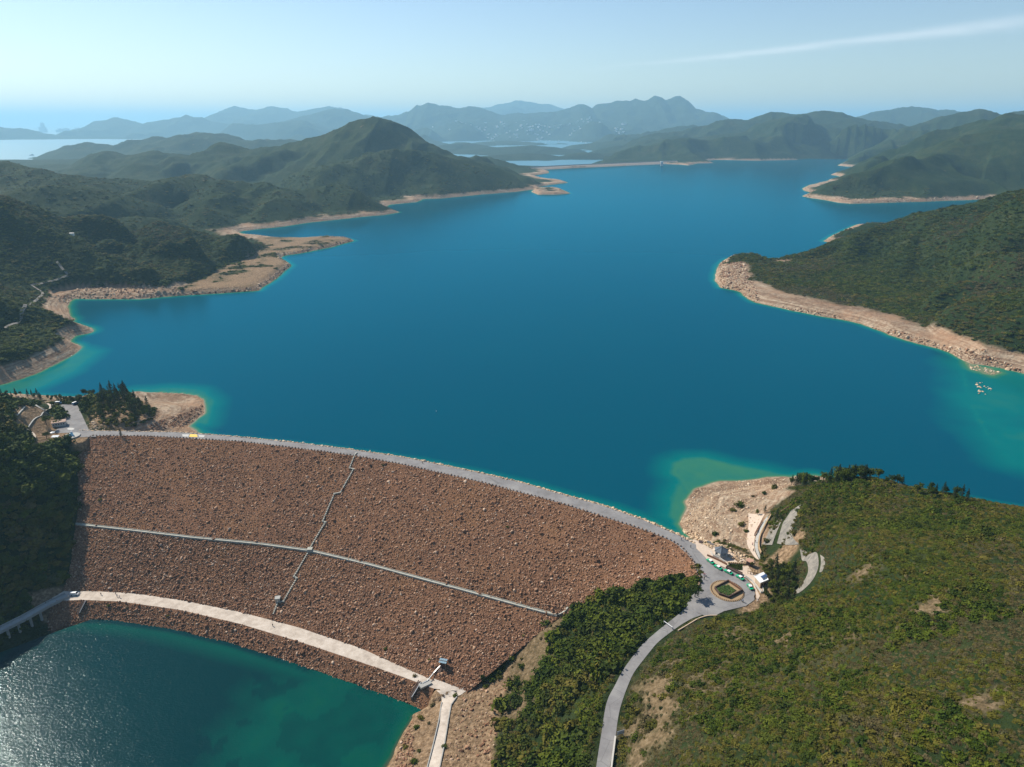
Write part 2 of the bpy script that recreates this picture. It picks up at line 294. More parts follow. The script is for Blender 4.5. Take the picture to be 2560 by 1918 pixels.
# ridges: (points (px,py,distance)), slope, spur strength
def R(pts, Y=None): return np.array([Q(p[0], p[1], p[2] if len(p) > 2 else Y) for p in pts])
RIDGES = [  # points, slope of the flanks, spur size (m), height above which it counts
    # --- right bank of the reservoir
    (R([(1822,690,1110),(1840,672,1150),(1862,652,1180),(1895,646,1185),(1925,656,1190),(1970,640,1200),(2020,624,1215),(2080,603,1235),(2140,573,1260),(2220,556,1265),(2300,545,1265),(2410,523,1235),(2480,505,1210),(2560,487,1180),(2700,440,1100),(2900,400,1000)]), .42, 60),
    (R([(2560,487,1180),(2530,600,1010),(2480,700,900),(2440,790,800)]), .5, 50),
    (R([(2300,545,1265),(2270,640,1110),(2240,720,1000)]), .5, 45),
    (R([(2140,573,1260),(2120,650,1150),(2100,720,1060)]), .5, 40),
    (R([(2800,620,800),(2700,800,650)]), .5, 40),
    (R([(2045,478,2330),(2100,448,2380),(2160,425,2400),(2230,406,2420),(2290,400,2420),(2340,405,2420),(2390,422,2400),(2440,443,2400),(2500,466,2380),(2560,478,2350)]), .36, 110),
    (R([(2120,402,3600),(2147,384,3550),(2200,365,3500),(2260,352,3450),(2322,332,3400),(2400,320,3400),(2477,311,3300),(2560,297,3200),(2700,280,3100)]), .30, 160),
    (R([(2180,428,3000),(2240,400,2980),(2300,383,2950),(2361,367,2900),(2419,349,2850),(2497,337,2800),(2560,336,2750),(2700,320,2700)]), .30, 140),
    (R([(2497,337,2800),(2530,420,2600),(2560,455,2500)]), .4, 80),
    (R([(2279,322,5400),(2320,311,5400),(2361,298,5400),(2405,290,5400),(2450,281,5400),(2490,288,5400),(2516,293,5400),(2560,281,5400),(2700,270,5400)]), .27, 260),
    (R([(2075,330,4950),(2139,296,4900),(2165,284,4900),(2186,280,4900),(2210,287,4900),(2240,305,4850),(2279,322,4800)]), .33, 200),
    (R([(1770,312,6700),(1817,300,6600),(1870,297,6600),(1914,289,6600),(1953,282,6600),(1992,287,6600),(2050,279,6600),(2097,281,6600),(2139,296,6600),(2200,310,6600)]), .25, 300),
    (R([(1870,330,5500),(1890,316,5500),(1918,301,5500),(1949,292,5500),(1988,297,5500),(2019,297,5500),(2034,309,5500),(2065,340,5400),(2100,356,5300)]), .33, 200),
    (R([(1515,400,4900),(1540,383,4900),(1598,368,4900),(1656,353,4900),(1700,353,4850),(1750,349,4800),(1800,338,4800),(1848,332,4800),(1894,331,4800),(1941,336,4800),(1985,338,4750),(2030,341,4700),(2069,349,4700),(2110,366,4650),(2135,382,4600)]), .26, 200),
    (R([(1850,345,4750),(1870,375,4580)]), .3, 120), (R([(1700,360,4850),(1720,385,4650)]), .3, 120),
    (R([(2205,285,11000),(2240,277,11000),(2279,270,11000),(2330,277,11000),(2369,273,11000),(2431,281,11000),(2520,290,11000)]), .25, 400),
    # --- high massif behind the far bay
    (R([(836,275),(887,281),(929,291),(953,294),(1000,283),(1023,278),(1042,260),(1050,264),(1069,259),(1097,267),(1120,265),(1147,272),(1170,268),(1190,270),(1213,274),(1252,286),(1307,282),(1365,283),(1400,278),(1423,276),(1446,264),(1462,264),(1480,275),(1493,266),(1520,262),(1548,254),(1579,256),(1602,249),(1616,247),(1633,238),(1647,244),(1660,252),(1674,250),(1688,245),(1700,246),(1719,258),(1739,281),(1770,291),(1803,299),(1850,304)], 14000), .24, 520),
    (R([(1160,278),(1209,271),(1268,258),(1299,252),(1334,260),(1373,264),(1412,275),(1460,285)], 22000), .2, 500),
    (R([(1470,300,12800),(1500,325,12000)]), .2, 300), (R([(1633,260,13500),(1600,300,12500),(1590,330,12000)]), .22, 300), (R([(1100,290,13500),(1120,325,12300)]), .2, 300),
    (R([(1330,300,13500),(1300,330,12300)]), .18, 300),
    (R([(222,322),(249,307),(288,297),(319,300),(365,313),(408,303),(439,293),(467,287),(494,291),(523,302),(580,315),(640,322)], 15000), .24, 420),
    (R([(523,303),(556,278),(570,273),(585,268),(606,273),(638,278),(673,271),(715,271),(735,277),(765,275),(797,271),(836,270),(870,276),(905,288)], 18500), .22, 500),
    (R([(-80,310),(0,303),(30,299),(54,295),(78,303),(109,317),(150,325)], 26000), .22, 500),
    (R([(-60,312),(0,318),(47,321),(90,332),(136,338),(200,342),(300,344),(420,345),(520,340),(640,340),(760,345)], 13000), .16, 300),
    (R([(640,322,14000),(760,316,14000),(900,320,14000),(1000,318,13600)]), .17, 300),
    # --- across the sea channel
    (R([(1435,366,9000),(1478,358,9000),(1516,345,9000),(1560,342,9000),(1618,335,9000),(1672,333,8800),(1700,318,8600),(1725,312,8500),(1758,321,8300),(1800,335,8000)]), .16, 260),
    (R([(1440,362,8200),(1490,357,8000),(1560,352,7600),(1640,350,7300),(1720,345,7000)]), .35, 200),
    (R([(1000,352,9500),(1058,343,9500),(1112,360,9300)]), .2, 200),
    (R([(1090,366,7600),(1112,361,7600),(1170,358,7600),(1205,365,7500)]), .12, 160),
    (R([(1229,369,7000),(1290,366,7000),(1326,364,7000),(1384,368,6900),(1422,379,6800)]), .12, 160),
    (R([(1174,393,5700),(1244,388,5800),(1307,383,5900),(1360,385,5900),(1398,391,5900)]), .14, 130),
    (R([(1240,352,9800),(1270,351,9800),(1290,353,9800)]), .1, 80),
    (R([(0,380,8600),(30,385,8500),(45,389,8400)]), .12, 100),
    # --- left bank
    (R([(97,392),(128,378),(160,370),(198,364),(241,363),(280,363),(330,357),(369,354),(400,344),(435,342),(478,332),(521,331),(568,337),(607,348),(638,351),(676,350),(727,356),(790,362)], 6000), .22, 260),
    (R([(700,352),(739,340),(789,349),(850,350)], 10500), .16, 200),
    (R([(47,426,3900),(86,414,3850),(148,412,3800),(175,418,3750),(233,396,3700),(272,385,3700),(323,391,3650),(377,383,3600),(416,390,3550),(466,391,3500),(505,393,3450),(544,379,3400),(583,371,3350),(676,366,3300),(711,363,3300),(778,350,3200),(838,335,3150),(879,319,3100),(910,308,3080),(937,303,3070),(957,307,3070),(996,324,3060),(1034,345,3050),(1073,364,3050),(1120,388,3000),(1170,402,2950),(1240,432,2850),(1310,447,2750)]), .42, 210),
    (R([(937,303,3070),(925,370,2800),(900,410,2600)]), .4, 110),
    (R([(583,371,3350),(560,430,2800)]), .4, 110), (R([(377,383,3600),(330,450,2700)]), .35, 120), (R([(272,385,3700),(200,440,2900)]), .35, 120),
    (R([(780,428,2750),(840,400,2650),(872,388,2600),(906,384,2560),(950,385,2540),(988,381,2520),(1046,390,2520),(1104,388,2540),(1151,395,2560),(1185,398,2580),(1229,415,2560),(1290,432,2520),(1340,448,2480)]), .45, 110),
    (R([(1194,396,3900),(1237,398,3800),(1287,412,3700),(1330,422,3650)]), .3, 80),
    (R([(229,470,2050),(290,468,2100),(350,462,2060),(408,462,2030),(467,453,2000),(517,451,1980),(560,452,1960),(607,456,1950),(650,461,1950),(692,465,1950),(760,466,1960),(830,462,1980),(902,460,1980),(957,472,1970),(1010,486,1960),(1040,497,1930)]), .46, 90),
    (R([(535,452,1960),(441,457,1900),(378,475,1800),(315,495,1730),(236,526,1640),(141,566,1500)]), .5, 60), (R([(660,461,1950),(600,500,1800),(472,518,1700)]), .5, 50), (R([(141,566,1500),(60,600,1350)]), .5, 40),
    (R([(136,450,1840),(170,500,1700),(200,540,1560)]), .5, 50), (R([(399,565,1240),(440,620,1150),(470,660,1070)]), .6, 25), (R([(300,592,1230),(290,640,1120),(300,690,1040)]), .6, 25),
    (R([(560,452,1960),(520,500,1720),(505,530,1600)]), .38, 70), (R([(700,465,1950),(690,520,1700)]), .38, 60), (R([(330,462,2080),(250,520,1700),(180,560,1500)]), .33, 80),
    (R([(-80,405,1950),(0,416,1900),(23,422,1880),(70,438,1860),(136,450,1840),(233,469,1800)]), .42, 100),
    (R([(-60,500,1480),(0,511,1480),(60,500,1500),(117,492,1520),(194,484,1560),(260,478,1620)]), .42, 70),
    (R([(-60,560,1280),(60,570,1280),(150,575,1300),(260,560,1380),(330,552,1450),(420,555,1500)]), .42, 50),
    (R([(170,640,1150),(244,612,1200),(297,592,1230),(340,590,1240),(358,587,1240),(378,572,1240),(399,565,1240),(431,569,1240),(480,581,1240),(529,586,1240),(582,586,1235),(610,591,1225),(635,600,1200),(662,614,1170),(676,628,1140)]), .48, 50),
    (R([(190,690,1060),(244,660,1070),(305,636,1080),(366,634,1080),(427,649,1070),(488,669,1050),(516,684,1030)]), .5, 30),
    (R([(-80,670,1000),(0,686,950),(24,691,940),(61,706,920),(90,728,900)]), .45, 30),
    (np.array([(-640., 640., 150.), (-680., 740., 178.), (-705., 860., 185.), (-730., 980., 178.), (-780., 1120., 160.)]), .55, 40),  # crest out of view at left, ridge added to shade the bank slopes
    (R([(-60,845,750),(40,828,760),(110,815,770),(160,812,790)]), .5, 20), (R([(-40,925,690),(40,905,695),(100,885,702),(150,868,712)]), .5, 15), (R([(40,750,860),(110,705,950),(165,700,985)]), .45, 20),
    (R([(20,830,780),(60,800,800),(100,775,820),(120,750,850),(125,740,870)]), .4, 15),
]
YR = []
def ridge_height(x, y):
    out = np.full(x.shape, -60.0)
    for pts, slope, spur in RIDGES:
        ys = pts[:, 1]; xs = pts[:, 0]; reach = (pts[:, 2].max() + 60) / slope * 2.1
        m = (y > ys.min() - reach) & (y < ys.max() + reach) & (x > xs.min() - reach) & (x < xs.max() + reach)
        if not m.any(): continue
        xm, ym = x[m], y[m]
        d, al, zz = dist_polyline(xm, ym, pts, zval=True)
        sc = spur * 1.6
        sd = int(abs(pts[0, 0]) + 7 * abs(pts[-1, 0])) % 977
        side = 0
        wa = (vnoise(al / sc, d / (sc * 4.5), sd) * 2 - 1) * .62 + (vnoise(al / sc * 2.3 + 9, d / (sc * 2.0), sd + 3) * 2 - 1) * .38
        we = np.exp(-(d / (2.2 * spur)) ** 2); wob = wa * we + (1 - we) * fbm(xm, ym, sc * 1.3, 2, sd + 5)
        fall = slope * (np.sqrt(d * d + (spur * .25) ** 2) - spur * .25) * np.maximum(1 + .8 * wob, .5)
        h = zz - fall
        k = 3 + .025 * spur + (ys.mean() / 700) + (5 if ys.mean() < 1500 else 0)
        out[m] = smax(out[m], h, k)
    return out

LOWS = [([(455,725),(510,700),(560,672),(620,648),(655,630),(672,620),(700,625),(735,655),(725,680),(690,705),(640,735),(470,745)], 56.5),
        ([(640,598),(690,592),(760,590),(880,598),(900,604),(830,625),(700,650),(670,625)], 55.5),
        ([(130,740),(190,728),(260,728),(450,733),(480,745),(150,755)], 57),
        ([(1320,488),(1420,488),(1440,482),(1390,470),(1330,472)], 57)]
def dam_axis_inside(x, y):
    poly = np.vstack([S_up[::4, :2] + np.array((0, 22)), GROIN_R[:, :2], S_tl[::-1][::4, :2] + np.array((0, -14))])
    return poly
DAM_POLY = np.vstack([S_up[::5, :2], GROIN_R[:, :2][:8], offs(S_tl, -13)[::-1][::5, :2]])

side_road = resample(np.array([P(1765,1512,64),P(1730,1526,64),P(1690,1552,64),P(1651,1583,64),P(1613,1622,64),P(1583,1664,64),P(1557,1706,64),P(1535,1750,64),P(1525,1800,64),P(1518,1850,64),P(1508,1910,64),P(1497,2000,64)]), 60)

def heights(x, y):
    """ground height everywhere, and how bare the ground is"""
    sh = x.shape; x = x.ravel(); y = y.ravel()
    r = np.hypot(x, y)
    h = np.full(x.shape, 0.0)
    bare = np.zeros(x.shape)
    # base of the wider country
    wx = x + fbm(x, y, 260, 3, 5) * 40 * sstep(700, 1500, r); wy = y + fbm(x, y, 260, 3, 6) * 40 * sstep(700, 1500, r)
    far = r > 560
    zr = np.full(x.shape, -60.0); zr[far] = ridge_height(wx[far] * .0 + x[far], y[far])
    base = np.where(y < 4300, 57.0, 57 - 89 * sstep(4500, 5600, y))
    base = base + (fbm(x, y, 300, 4, 8) * 9 * sstep(900, 1800, r))
    base = np.where((y > 6000), -30, base)
    base = base + 9 * (x < -240) * sstep(560, 600, y) * (1 - sstep(1000, 1200, y))
    chan = sstep(3900, 4150, y) * sstep(-.23, -.19, x / np.maximum(y, 1)) * (1 - sstep(.112, .124, x / np.maximum(y, 1)))
    base = base * (1 - chan) - 25 * chan
    zf = smax(base, zr, 12)
    near = r < 760
    zn = zf.copy(); zn[near] = near_height(x[near], y[near])
    w = sstep(600, 740, r)
    Z = zn * (1 - w) + zf * w
    # relief detail
    amp = np.clip((r - 300) / 2500, 0, 1.6)
    land = sstep(2, 40, Z - 55)
    Z = Z + land * (ridged(x, y, 190, 5, 21) - .35) * (3 + 13 * amp) * sstep(800, 1400, r) + land * (ridged(x + fbm(x, y, 300, 2, 24) * 80, y, 420, 3, 25) - .3) * 42 * sstep(1250, 1900, r) + land * (ridged(x + fbm(x, y, 120, 2, 26) * 30, y, 170, 3, 27) - .35) * 12 * sstep(780, 1100, r) * (1 - sstep(1500, 2000, r)) + fbm(x, y, 60, 4, 33) * (0.8 + 2.2 * sstep(600, 1200, r)) * land
    Z = Z + land * (ridged(x + fbm(x, y, 90, 2, 23) * 30, y, 85, 3, 22) - .35) * 5 * sstep(750, 1300, r) * (1 - sstep(4500, 7000, r))
    big = sstep(7000, 11000, r)
    Z = Z + big * sstep(20, 120, Z) * (ridged(x, y, 900, 5, 77) - .35) * 55
    for pts, top_ in LOWS:
        poly = np.array([P(a, b, 52)[:2] for a, b in pts]); c0 = poly.mean(0); rad = np.max(np.hypot(*(poly - c0).T)) + 60
        m = np.hypot(x - c0[0], y - c0[1]) < rad
        d = dist_polyline(x[m], y[m], poly, closed=True) * np.where(inside_poly(x[m], y[m], poly), -1, 1) + fbm(x[m], y[m], 30, 3, 140) * 6
        w_ = 1 - sstep(-4, 16, d); Z[m] = Z[m] * (1 - w_) + (top_ + fbm(x[m], y[m], 25, 3, 141) * 1.2) * w_
    # reservoir shore
    DOWN = np.vstack([[(-700, 440)], S_dn[::6, :2], [(110, 285), (110, 262), (60, 170), (0, 0), (-700, 0)]])
    res = (y < 5200) & (x > -800) & (x < 2600) & ~((r < 760) & inside_poly(x, y, DOWN))
    ds = np.full(x.shape, 500.0)
    ds[res] = dist_polyline(x[res], y[res], RES_POLY, closed=True)
    ins = np.zeros(x.shape, bool); ins[res] = inside_poly(x[res], y[res], RES_POLY)
    ds += 0
    jag = fbm(x, y, 26, 3, 51) * 2.0 * sstep(450, 700, r) + fbm(x, y, 9, 2, 52) * .7
    sd = np.where(ins, -ds, ds) + jag * np.where(ds < 40, 1, .6) * (r > 330)
    steep = .55 + .25 * fbm(x, y, 150, 2, 60)
    prof = np.where(sd > 0, np.minimum(sd * steep, 9 + sd * .9), sd * .42)
    terr = np.sin(prof * 2.6 + fbm(x, y, 80, 2, 61)) * .28 * sstep(.5, 2, prof) * (1 - sstep(12, 16, prof))
    hl = RES_Z + smin(prof, np.maximum(Z - RES_Z, 1.2 + 0 * Z), 4.0) + terr
    hw = RES_Z + np.maximum(sd * .62, -30)
    rocky = (fbm(x, y, 7, 3, 66) * .9 + ridged(x, y, 18, 3, 67) * 1.3) * sstep(1.5, 5, prof) * (1 - sstep(11, 15, prof)) * sstep(440, 520, y) * (r < 3000)
    terr = terr + rocky
    mres = res & (ds < 480)
    CH = chan > .02
    h = np.where(mres & (sd > 0) & ~CH, np.minimum(hl, np.maximum(Z, RES_Z + .3)), Z)
    h = np.where(res & (sd <= 0), hw, h)
    h = np.where(res & (sd > 0) & ~CH, np.maximum(h, RES_Z + np.minimum(sd * .12, .7)), h)
    bandw = np.where(y < 1150, 13, 9.5) + 2.5 * fbm(x, y, 200, 2, 71)
    bare = np.where((h > 44) & ((y > 560) | ((x < -150) & (y > 440) & (sd < 45)) | (x > 150)), 1 - sstep(bandw - 3.0, bandw + .5, h - RES_Z + fbm(x, y, 22, 4, 72) * 3.0), 0) * (1 - sstep(38, 62, sd + fbm(x, y, 40, 3, 73) * 16)) * (y < 4700)
    # shallow shelves
    def shelf(pts, top, soft, wob=1.5):
        poly = np.array([P(a, b, 50)[:2] for a, b in pts]); m = (np.abs(x - poly[:, 0].mean()) < 250) & (np.abs(y - poly[:, 1].mean()) < 250) & res
        d = dist_polyline(x[m], y[m], poly, closed=True); i = inside_poly(x[m], y[m], poly)
        dd = np.where(i, 0, d) + fbm(x[m], y[m], 12 if wob < 3 else 45, 4, 90) * wob * (d > 2)
        hh = RES_Z + top + fbm(x[m], y[m], 14, 3, 91) * .35 - np.maximum(dd, 0) / soft
        hm = h[m]; h[m] = np.where(hm < RES_Z, np.maximum(hm, np.minimum(hh, RES_Z - .25)), hm)
    shelf([(1690,1160),(1715,1150),(1760,1148),(1830,1165),(1920,1180),(1960,1190),(1800,1205),(1720,1230),(1700,1195),(1685,1185)], -1.5, 3.2)
    shelf([(2400,908),(2470,920),(2560,935),(2640,960),(2720,1200),(2560,1160),(2470,1090),(2425,1010)], -2.6, 6, 12)
    shelf([(2415,908),(2455,916),(2500,930),(2480,940),(2430,925)], -.15, 3)
    shelf([(330,975),(420,970),(500,975),(530,1000),(525,1030),(515,1060),(480,1050),(400,1000)], -2.0, 3.0)
    shelf([(0,965),(60,955),(160,915),(215,872),(240,880),(180,930),(60,985),(0,1000)], -2.2, 3.2)
    shelf([(1688,1250),(1700,1215),(1715,1240),(1712,1270),(1700,1305),(1680,1290)], -1.5, 3.0)
    # pool
    pm = (r < 420) & (x < 0)
    dp = dist_polyline(x[pm], y[pm], POOL_POLY, closed=True); ip = inside_poly(x[pm], y[pm], POOL_POLY)
    sp_ = np.where(ip, -dp, dp) + fbm(x[pm], y[pm], 7, 2, 95) * .5
    hp = h[pm]
    land_p = POOL_Z + smin(np.maximum(sp_, 0) * 1.1, np.maximum(hp - POOL_Z, .2), 1.0)
    hp = np.where(sp_ > 0, np.where(sp_ < 60, np.minimum(hp, land_p), hp), POOL_Z + np.maximum(sp_ * .5, -14))
    h[pm] = hp
    # side road bed
    rm = r < 400
    dr, al, zz = dist_polyline(x[rm], y[rm], side_road, zval=True)
    wr = 1 - sstep(4.0, 9.0, dr)
    h[rm] = h[rm] * (1 - wr) + (zz - .12) * wr
    # plaza flat
    plz = np.array([P(a, b, 64)[:2] for a, b in [(1742,1372),(1790,1378),(1850,1425),(1885,1460),(1895,1500),(1880,1525),(1830,1535),(1760,1535),(1735,1500),(1750,1440)]])
    pz = (np.hypot(x - 100, y - 290) < 60)
    dz = dist_polyline(x[pz], y[pz], plz, closed=True) * np.where(inside_poly(x[pz], y[pz], plz), -1, 1)
    wz = 1 - sstep(0.5, 6, dz); h[pz] = h[pz] * (1 - wz) + (CREST_Z - .15) * wz
    cpk = np.array([P(a, b, 65)[:2] for a, b in [(128,1008),(194,1010),(224,1074),(240,1090),(180,1108),(130,1100),(135,1080)]])
    pz = (np.hypot(x + 335, y - 495) < 80)
    dz = dist_polyline(x[pz], y[pz], cpk, closed=True) * np.where(inside_poly(x[pz], y[pz], cpk), -1, 1)
    wz = 1 - sstep(0.5, 5, dz); h[pz] = h[pz] * (1 - wz) + (CREST_Z - .15) * wz
    # dam footprint: keep the ground below the dam body
    dm = (r < 620) & (x > -300) & (x < 110)
    dd = dist_polyline(x[dm], y[dm], DAM_POLY, closed=True); di = inside_poly(x[dm], y[dm], DAM_POLY)
    jn = P(1122, 1738, 10); keep = sstep(7, 20, np.hypot(x[dm] - jn[0], y[dm] - jn[1]))
    h[dm] = np.where(di, np.where(keep < 1, np.maximum(h[dm] - 24 * sstep(0.0, 9.0, dd), 9.85 - 34 * keep), h[dm] - 24 * sstep(0.0, 9.0, dd)), h[dm])
    return h.reshape(sh), bare.reshape(sh), sd.reshape(sh)

azs = np.concatenate([np.radians(np.arange(-78, -44, .5)), np.radians(np.arange(-44, 44.01, .088)), np.radians(np.arange(44.3, 60, .5))])
rs = np.concatenate([np.arange(95, 300, 1.1), np.arange(300, 620, 1.25), 620 * np.exp(np.arange(0, math.log(29000 / 620), .0042))])
AZ, RS = np.meshgrid(azs, rs)
GX, GY = RS * np.sin(AZ), RS * np.cos(AZ)
GZ, GB, GS = heights(GX, GY)
print('heights', GZ.shape, round(time.time() - T0, 1))
# ------------------------------------------------------------------ material helpers
def new_mat(name):
    m = bpy.data.materials.new(name); m.use_nodes = True
    nt = m.node_tree; b = nt.nodes['Principled BSDF']
    return m, nt, b
class NB:
    """small node builder"""
    def __init__(s, nt): s.nt = nt; s.n = nt.nodes; s.l = nt.links; s.co = None
    def pos(s):
        if not s.co: g = s.n.new('ShaderNodeNewGeometry'); s.co = g.outputs['Position']
        return s.co
    def noise(s, scale, detail=4, rough=.55, vec=None, out=0):
        n = s.n.new('ShaderNodeTexNoise'); n.inputs['Scale'].default_value = scale; n.inputs['Detail'].default_value = detail; n.inputs['Roughness'].default_value = rough
        s.l.new(vec or s.pos(), n.inputs['Vector']); return n.outputs[out]
    def voro(s, scale, feature='F1', vec=None, out='Distance', rand=1):
        n = s.n.new('ShaderNodeTexVoronoi'); n.feature = feature; n.inputs['Scale'].default_value = scale; n.inputs['Randomness'].default_value = rand
        s.l.new(vec or s.pos(), n.inputs['Vector']); return n.outputs[out]
    def ramp(s, fac, stops):
        n = s.n.new('ShaderNodeValToRGB'); e = n.color_ramp.elements
        while len(e) < len(stops): e.new(0.5)
        for i, (p, c) in enumerate(stops):
            e[i].position = p; e[i].color = (c[0], c[1], c[2], 1) if not isinstance(c, (int, float)) else (c, c, c, 1)
        s.l.new(fac, n.inputs[0]); return n.outputs[0]
    def mix(s, fac, a, b, blend='MIX'):
        n = s.n.new('ShaderNodeMix'); n.data_type = 'RGBA'; n.blend_type = blend
        for k, v in ((0, fac), (6, a), (7, b)):
            if isinstance(v, (int, float)): n.inputs[k].default_value = v
            elif isinstance(v, tuple): n.inputs[k].default_value = (v[0], v[1], v[2], 1)
            else: s.l.new(v, n.inputs[k])
        return n.outputs[2]
    def math(s, op, a, b=None, clamp=False):
        n = s.n.new('ShaderNodeMath'); n.operation = op; n.use_clamp = clamp
        for i, v in enumerate((a, b)):
            if v is None: continue
            if isinstance(v, (int, float)): n.inputs[i].default_value = v
            else: s.l.new(v, n.inputs[i])
        return n.outputs[0]
    def attr(s, name):
        n = s.n.new('ShaderNodeAttribute'); n.attribute_name = name; return n.outputs['Fac']
    def vscale(s, x, y, z):
        n = s.n.new('ShaderNodeVectorMath'); n.operation = 'MULTIPLY'; s.l.new(s.pos(), n.inputs[0]); n.inputs[1].default_value = (x, y, z); return n.outputs[0]
    def bump(s, h, strength, dist, b):
        n = s.n.new('ShaderNodeBump'); n.inputs['Strength'].default_value = strength; n.inputs['Distance'].default_value = dist
        s.l.new(h, n.inputs['Height']); s.l.new(n.outputs[0], b.inputs['Normal']); return n
def simple_mat(name, col, rough=.8, metal=0, var=.15, scale=2.0, bump=0):
    m, nt, b = new_mat(name); nb = NB(nt)
    n = nb.noise(scale, 4)
    b.inputs['Roughness'].default_value = rough; b.inputs['Metallic'].default_value = metal
    c = nb.mix(n, tuple(x * (1 - var) for x in col), tuple(min(1, x * (1 + var)) for x in col))
    nt.links.new(c, b.inputs['Base Color'])
    if bump: nb.bump(n, .5, bump, b)
    return m

# --- ground: scrub on the hills, pale rock in the drawdown band
M_GROUND, nt, b = new_mat('hill_ground'); nb = NB(nt)
bare = nb.attr('bare'); soil = nb.attr('soil'); dist = nb.attr('rad')
n1 = nb.noise(.006, 5, .6); n2 = nb.noise(.035, 5, .65); n3 = nb.noise(.28, 4, .7)
veg = nb.ramp(nb.math('ADD', nb.math('MULTIPLY', n1, .45), nb.math('MULTIPLY', n2, .55)), [(.36, (.012, .028, .010)), (.46, (.026, .048, .014)), (.55, (.05, .068, .022)), (.66, (.085, .086, .035))])
veg = nb.mix(nb.math('MULTIPLY', nb.math('SUBTRACT', n3, .2), 1.0, True), nb.mix(.55, veg, (.008, .014, .006)), nb.mix(.1, veg, (.09, .1, .04)))
v1 = nb.voro(.16)
veg = nb.mix(nb.math('MULTIPLY', v1, .6, True), veg, (.01, .018, .006))
zz = nb.n.new('ShaderNodeSeparateXYZ'); nb.l.new(nb.pos(), zz.inputs[0])
cmb = nb.n.new('ShaderNodeCombineXYZ'); nb.l.new(nb.math('MULTIPLY', zz.outputs[0], .02), cmb.inputs[0]); nb.l.new(nb.math('MULTIPLY', zz.outputs[1], .02), cmb.inputs[1]); nb.l.new(nb.math('MULTIPLY', zz.outputs[2], .9), cmb.inputs[2])
strata = nb.noise(1.0, 5, .65, cmb.outputs[0])
rk = nb.noise(.25, 5, .7)
rock = nb.ramp(nb.math('ADD', nb.math('MULTIPLY', strata, .6), nb.math('MULTIPLY', rk, .4)), [(.32, (.09, .06, .042)), (.45, (.22, .145, .095)), (.54, (.33, .255, .18)), (.68, (.52, .42, .32))])
rock = nb.mix(nb.math('MULTIPLY', nb.math('SUBTRACT', nb.noise(.02, 3), .45), 3, True), rock, (.33, .20, .12))
soilc = nb.ramp(nb.noise(.5, 5, .7), [(.3, (.09, .06, .035)), (.48, (.20, .135, .08)), (.62, (.32, .225, .14)), (.8, (.48, .37, .26))])
# bare scars on the slopes
sc = nb.math('MULTIPLY', nb.math('SUBTRACT', nb.noise(.018, 6, .68), .665), 16, True)
col = nb.mix(nb.math('MULTIPLY', sc, .6), veg, soilc)
col = nb.mix(soil, col, soilc)
col = nb.mix(bare, col, rock)
nb.l.new(col, b.inputs['Base Color']); b.inputs['Roughness'].default_value = .95; b.inputs['Specular IOR Level'].default_value = .04
bh = nb.math('ADD', nb.math('MULTIPLY', nb.noise(.12, 5, .7), 3.5), nb.math('MULTIPLY', nb.noise(.7, 4, .7), .8))
nb.bump(bh, .8, 1.0, b)

# --- water
def water_mat(name, deep, mid, shallow, bed, rough, wave, wscale, cap, tint, fk=.35, fine=.35):
    m, nt, b = new_mat(name); nb = NB(nt); n = nb.n; nt.nodes.remove(b)
    dep = nb.attr('depth')
    dn = nb.math('ADD', dep, nb.math('MULTIPLY', nb.math('SUBTRACT', nb.noise(.03, 4), .5), 1.5))
    c = nb.ramp(nb.math('DIVIDE', dn, 30.0), [(.0, bed), (.03, shallow), (.09, mid), (.26, deep)])
    big = nb.noise(.0035, 4, .55)
    c = nb.mix(nb.math('MULTIPLY', big, .3), c, nb.mix(.5, c, mid))
    w1 = nb.noise(wscale, 3, .6, nb.vscale(1, 1.7, 1)); w2 = nb.noise(wscale * 3.7, 3, .6); w3 = nb.noise(wscale * .16, 2, .5)
    hgt = nb.math('ADD', nb.math('ADD', w1, nb.math('MULTIPLY', w2, fine)), nb.math('MULTIPLY', w3, 1.2))
    bp = n.new('ShaderNodeBump'); bp.inputs['Strength'].default_value = 1; bp.inputs['Distance'].default_value = wave; nb.l.new(hgt, bp.inputs['Height'])
    df = n.new('ShaderNodeBsdfDiffuse'); nb.l.new(c, df.inputs['Color']); nb.l.new(bp.outputs[0], df.inputs['Normal'])
    gl = n.new('ShaderNodeBsdfGlossy'); gl.inputs['Color'].default_value = (*tint, 1); gl.inputs['Roughness'].default_value = rough; nb.l.new(bp.outputs[0], gl.inputs['Normal'])
    fr = n.new('ShaderNodeFresnel'); fr.inputs['IOR'].default_value = 1.33
    f = nb.math('MINIMUM', nb.math('MULTIPLY', fr.outputs[0], fk), cap)
    mx = n.new('ShaderNodeMixShader'); nb.l.new(f, mx.inputs[0]); nb.l.new(df.outputs[0], mx.inputs[1]); nb.l.new(gl.outputs[0], mx.inputs[2])
    nb.l.new(mx.outputs[0], n['Material Output'].inputs['Surface'])
    return m
M_RES = water_mat('reservoir_water', (.0, .052, .088), (.0, .12, .115), (.04, .16, .08), (.22, .2, .12), .10, .13, .32, .30, (.06, .72, 1), .55, .25)
M_POOL = water_mat('pool_water', (.0, .022, .028), (.0, .058, .046), (.002, .07, .04), (.05, .06, .035), .13, .125, .8, .6, (.8, .97, 1), .42, .1)
M_SEA = water_mat('sea_water', (.02, .14, .2), (.02, .14, .2), (.03, .15, .2), (.04, .16, .2), .3, .3, .3, .36, (.9, 1, 1), .7)

